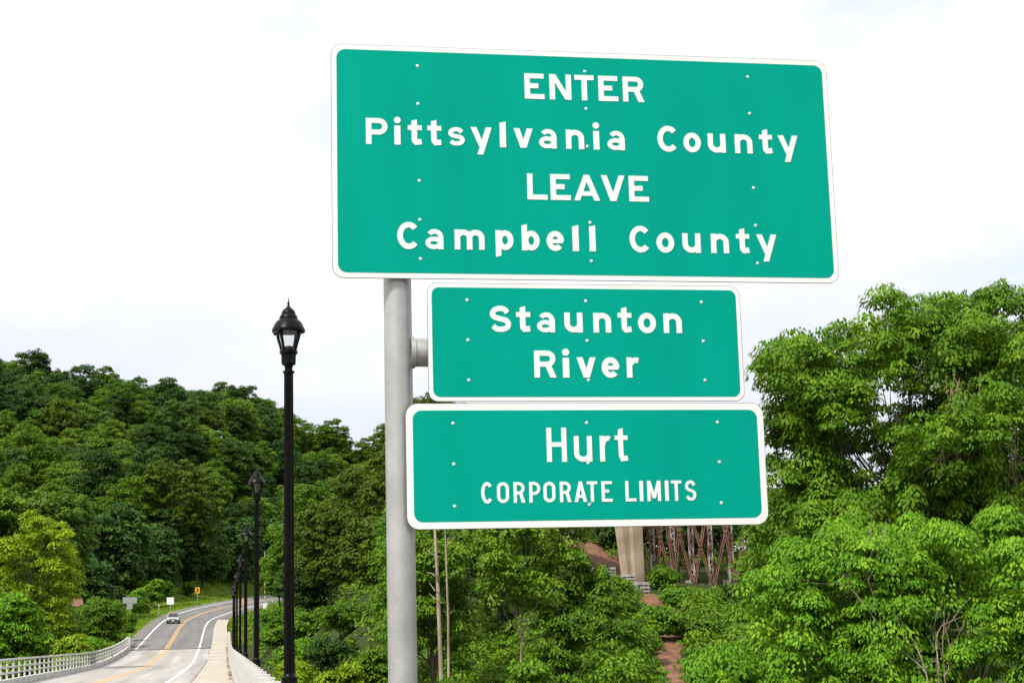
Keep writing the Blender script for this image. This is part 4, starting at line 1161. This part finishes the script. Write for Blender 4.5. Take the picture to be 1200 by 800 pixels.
# ------------------------------------------------------------------ car
def make_car(x, y, z, rz, slope):
    r = thing('car', (x, y, z), 'small silver car coming down the road towards the bridge', 'car', rz=rz)
    r.rotation_euler = (slope, 0, rz)
    # front of the car looks along -Y
    def loft(secs, m, name, smooth=True, parent=None):
        """secs: list of (y, [(x, z), ...]) half outlines, mirrored"""
        vs = []; nn = None
        for yy, half in secs:
            ring = [(x_, yy, z_) for x_, z_ in half] + [(-x_, yy, z_) for x_, z_ in reversed(half)]
            nn = len(ring); vs += ring
        fs = []
        for i in range(len(secs) - 1):
            for k in range(nn):
                k2 = (k + 1) % nn
                fs.append((i * nn + k, i * nn + k2, (i + 1) * nn + k2, (i + 1) * nn + k))
        fs += [tuple(reversed(range(nn))), tuple((len(secs) - 1) * nn + k for k in range(nn))]
        return MB().add(vs, fs).build(name, m, parent or r, smooth)
    H = lambda w, zb, zt: [(w * .9, zb), (w, zb + .12), (w, zt - .12), (w * .94, zt)]
    loft([(-2.05, H(.72, .32, .68)), (-1.95, H(.82, .24, .76)), (-1.2, H(.87, .22, .88)), (-.75, H(.88, .22, .95)), (1.2, H(.88, .22, .98)), (1.9, H(.85, .26, .96)), (2.05, H(.78, .34, .88))], M['car_paint'], 'body')
    gl = loft([(-.80, [(.76, .93), (.74, .96)]), (-.20, [(.78, .93), (.60, 1.42)]), (1.2, [(.78, .95), (.60, 1.45)]), (1.85, [(.76, .93), (.62, 1.02)])], M['car_glass'], 'windows')
    loft([(-.22, [(.60, 1.40), (.56, 1.455)]), (.3, [(.61, 1.42), (.57, 1.49)]), (1.22, [(.60, 1.42), (.55, 1.475)])], M['car_paint'], 'roof')
    for sx in (-1, 1):
        MB().bar((sx * .765, -.80, .95), (sx * .60, -.21, 1.43), .06, .05).build('pillar', M['car_paint'], r)
        MB().bar((sx * .785, .45, .95), (sx * .61, .45, 1.45), .07, .05).build('pillar', M['car_paint'], r)
        MB().bar((sx * .765, 1.80, .98), (sx * .61, 1.22, 1.45), .08, .06).build('pillar', M['car_paint'], r)
        MB().box(sx * .67 - .14, sx * .67 + .14, -2.06, -1.96, .58, .70).build('headlight', M['headlight'], r)
        MB().box(sx * .93 - .09, sx * .93 + .09, -.62, -.50, .95, 1.08).build('mirror', M['car_paint'], r)
        for yy in (-1.3, 1.3):
            wv = MB().lathe([(.22, -.1), (.31, -.1), (.33, -.06), (.33, .06), (.31, .1), (.22, .1)], 20)
            wv.v = [(a_ + 0, b_, c_) for c_, a_, b_ in [(v[2], v[0], v[1]) for v in wv.v]]
            w = MB().add([(v[2] + sx * .80, v[0] + yy, v[1] + .33) for v in wv.v], wv.f).build('wheel', M['rubber'], r, True)
            rv = MB().lathe([(.21, -.11), (.21, .11)], 16)
            MB().add([(v[2] + sx * .805, v[0] + yy, v[1] + .33) for v in rv.v], rv.f).build('rim', M['aluminium'], w)
    MB().box(-.52, .52, -2.075, -1.97, .52, .66).build('grille', M['dark_plastic'], r)
    MB().box(-.80, .80, -2.09, -1.9, .26, .46).build('bumper', M['dark_plastic'], r)
    MB().box(-.17, .17, -2.105, -2.085, .38, .52).build('licence_plate', M['sign_white'], r)
    MB().box(-.20, .20, .0, .18, 1.47, 1.54).build('roof_light', M['amber'], r)
    return r
make_car(-7.05, 242, float(road_z(242)) + 0.005, 0.0, math.atan(2 * K * 74))

# ------------------------------------------------------------------ roadside signs and furniture beyond the bridge
def post_sign(name, label, cat, x, y, zc, w, h, m, post_m, extra=None, group=None, rz=0.0, pr=0.045):
    g = gz(x, y)
    r = thing(name, (x, y, g), label, cat, group, rz)
    slab(MB(), rounded(-w / 2, w / 2, zc - g - h / 2, zc - g + h / 2, 0.05, 4), -0.03, -0.022).build('panel', m, r)
    MB().box(-pr, pr, -0.02, 0.07, -0.4, zc - g + h / 2 - 0.05).build('post', post_m, r)
    if extra: extra(r, zc - g)
    return r
def lower(r, z): slab(MB(), rounded(-.33, .33, z - 1.02, z - .40, 0.04, 4), -0.034, -0.026).build('lower_panel', M['aluminium'], r)
post_sign('road_sign', 'grey backs of two stacked signs on a post, left verge', 'road sign', -11.0, 203, 6.75, 1.65, 0.72, M['aluminium'], M['timber'], lower)
def rim(r, z): slab(MB(), rounded(-.50, .50, z - .50, z + .50, 0.04, 4), -0.034, -0.0305).build('face', M['sign_white'], r)
post_sign('white_board', 'blank white square sign board on the grass verge behind the car', 'sign', -8.3, 268, 8.15, 1.12, 1.12, M['sign_white'], M['timber'], rim)
MB_m = post_sign('marker_post', 'thin pale marker post with small plate left of the white board', 'post', -9.9, 264, 7.4, 0.16, 0.22, M['sign_white'], M['timber'], None, pr=0.05)
def chev(r, z):
    for s_ in (1, -1):
        pts = [(-.30, s_ * .50), (-.02, s_ * .50), (.30, 0), (.02, 0)]
        if s_ < 0: pts = pts[::-1]
        slab(MB(), [(a, z + b * .8) for a, b in pts][::-1], -0.036, -0.0305).build('chevron', M['black_sheet'], r)
for lb, x, y, zc in (('orange-yellow chevron sign on the verge to the right of the white board', -4.9, 318, 11.25), ('orange-yellow chevron sign right of the pale pole, near the top of the road', 10.6, 402, 15.6),
                     ('orange-yellow chevron sign seen between the far lamps', 3.7, 300, 8.55)):
    post_sign('chevron_sign', lb, 'chevron sign', x, y, zc, 0.85, 1.12, M['chevron_yellow'], M['timber'], chev, 'chevron signs round the bend')
g = gz(7.2, 300)
r = thing('utility_pole', (7.2, 300, g), 'slim pale pole beside the road bend, between second and nearest lamps', 'pole')
MB().lathe([(.12, -.5), (.11, 4), (.085, 17.3 - g)], 12).build('pole', M['timber'], r, True)
MB().box(-.35, .35, -.32, -.13, .5, 1.6).build('marker_box', M['sign_white'], r)

g = gz(-10.1, 182)
r = thing('guard_rail', (-10.1, 182, g), 'short steel guard rail past the left parapet end', 'guard rail')
for k in range(6):
    yy = k * 2.0
    zz = gz(-10.1, 182 + yy) - g
    MB().box(-.08, .08, yy - .07, yy + .07, zz - .3, zz + .78).build('post', M['timber'], r)
for k in range(5):
    z0, z1 = gz(-10.1, 182 + 2 * k) - g, gz(-10.1, 184 + 2 * k) - g
    vs = []
    prof = [(.10, .45), (.17, .50), (.10, .56), (.10, .62), (.17, .68), (.10, .73)]
    for yy, zz in ((2 * k, z0), (2 * k + 2, z1)):
        vs += [(a, yy, zz + b) for a, b in prof]
    MB().add(vs, [(q, q + 1, q + 7, q + 6) for q in range(5)]).build('beam', M['galv'], r)

g = gz(-19.3, 218)
r = thing('shed', (-19.3, 218, g), 'small shed with brown roof half hidden in the bushes on the left', 'shed', rz=0.3)
MB().box(-1.3, 1.3, -1.1, 1.1, -.3, 6.6 - g).build('wall', M['brick_red'], r)
zt = 6.6 - g
MB().add([(-1.6, -1.4, zt - .1), (1.6, -1.4, zt - .1), (1.6, 1.4, zt - .1), (-1.6, 1.4, zt - .1), (-1.6, 0, zt + .9), (1.6, 0, zt + .9)],
         [(0, 1, 5, 4), (2, 3, 4, 5), (0, 4, 3), (1, 2, 5), (3, 2, 1, 0)]).build('roof', M['roof_brown'], r)
MB().box(-.4, .4, -1.14, -1.10, zt - 2.3, zt - .35).build('door', M['timber'], r)

def undergrowth(name, label, lm, x0, x1, y0, y1, n, seed, leaf, cr, keep, nl=26):
    rng = np.random.default_rng(seed)
    x_ = rng.uniform(x0, x1, n * 4); y_ = rng.uniform(y0, y1, n * 4)
    k = keep(x_, y_)
    x_, y_ = x_[k][:n], y_[k][:n]
    c = np.stack([x_, y_, ground(x_, y_) + cr * rng.uniform(0.1, 1.3, len(x_))], 1)
    v, f, t = leaves(rng, c, cr, nl, leaf[0], leaf[1], 0.5, 0.3)
    me = raw_mesh(name, v, f, t); me.materials.append(M[lm])
    return tag(put(name, me), label, 'undergrowth', kind='stuff')
PATH = np.array([(19.4, 66), (20.3, 75), (22.4, 84), (25.2, 92), (26.2, 98), (27.0, 104), (27.4, 106)])
def off_path(x, y):
    px_ = np.interp(y, PATH[:, 1], PATH[:, 0])
    a = (np.abs(x - px_) > 1.25) | (y > 107.5)
    b = ~((x > 22.4) & (x < 28.6) & (y > 107) & (y < 134))
    c = ~((x > 28.6) & (x < 36.2) & (y > 104.5) & (y < 120))
    return a & b & c
def off_road(x, y):
    return np.abs(x - np.interp(y, _ry, _rx)) / np.sqrt(1 + np.interp(y, _ry, np.gradient(_rx)) ** 2) > 6.5
undergrowth('undergrowth', 'leafy green undergrowth over the bank below the signs', 'leaf_light', 5, 30, 50, 110, 5200, 201, (0.27, 0.14), 0.55, off_path)
undergrowth('undergrowth', 'leafy undergrowth around and behind the trestle', 'leaf_mid', 28, 46, 80, 136, 1200, 205, (0.3, 0.16), 0.6, off_path)
undergrowth('path_weeds', 'low weeds growing into the edges of the dirt path', 'leaf_hick', 18, 29, 64, 107, 170, 206, (0.2, 0.1), 0.3, lambda x, y: (np.abs(np.abs(x - np.interp(y, PATH[:, 1], PATH[:, 0])) - 1.0) < 0.4))
undergrowth('undergrowth', 'leafy undergrowth on the slope inside the road bend', 'leaf_light', 3.0, 34, 125, 330, 1500, 202, (0.42, 0.22), 0.8, lambda x, y: off_road(x, y) & (x > np.interp(y, _ry, _rx)) & ((y > 188) | (x > 3.5)))
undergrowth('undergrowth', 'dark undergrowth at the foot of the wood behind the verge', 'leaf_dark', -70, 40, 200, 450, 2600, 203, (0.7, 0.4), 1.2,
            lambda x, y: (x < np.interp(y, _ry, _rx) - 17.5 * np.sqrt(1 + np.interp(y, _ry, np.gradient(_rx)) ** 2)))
undergrowth('undergrowth', 'green undergrowth below the left parapet', 'leaf_mid', -40, -11, 85, 200, 1000, 204, (0.4, 0.2), 0.8, lambda x, y: x < -11)
def turf(o0, o1, y0, y1):
    ys = np.arange(y0, y1, 3.0); vs = []; n = 6
    for y in ys:
        for j in range(n):
            dx = (road_x(y + 1) - road_x(y - 1)) / 2
            L_ = math.hypot(1, dx)
            o = o0 + (o1 - o0) * j / (n - 1)
            x_, y_ = float(road_x(y)) + o / L_, y - dx / L_ * o
            vs.append((x_, y_, gz(x_, y_) + 0.05))
    return tag(MB().add(vs, [(i * n + j, i * n + j + 1, (i + 1) * n + j + 1, (i + 1) * n + j) for i in range(len(ys) - 1) for j in range(n - 1)]).build('grass_verge', M['grass'], None, True), kind='structure')
turf(-17.0, -4.9, 186, 420)
turf(5.5, 8.0, 256, 400)

# grass along the verge outside the bend
rng = np.random.default_rng(9)
N = 26000
yy = rng.uniform(186, 415, N); side = rng.choice((-1, 1), N, p=(.75, .25))
off = np.where(side < 0, -rng.uniform(5.0, 17, N), rng.uniform(5.8, 9, N))
xx = np.interp(yy, _ry, _rx) + off
zz = ground(xx, yy) + 0.03
hh = rng.uniform(.12, .42, N); a = rng.uniform(0, 6.28, N); ww = rng.uniform(.05, .14, N)
v = np.empty((N, 3, 3))
v[:, 0] = np.stack([xx - np.cos(a) * ww, yy - np.sin(a) * ww, zz - .03], 1)
v[:, 1] = np.stack([xx + np.cos(a) * ww, yy + np.sin(a) * ww, zz - .03], 1)
v[:, 2] = np.stack([xx + rng.normal(0, .12, N), yy + rng.normal(0, .12, N), zz + hh], 1)
me = raw_mesh('verge_grass', v.reshape(-1, 3), np.arange(N * 3).reshape(-1, 3), np.repeat(rng.uniform(0, 1, N), 3))
me.materials.append(M['leaf_grass'])
tag(put('verge_grass', me), 'green grass on the verges of the road bend', 'grass', kind='stuff')
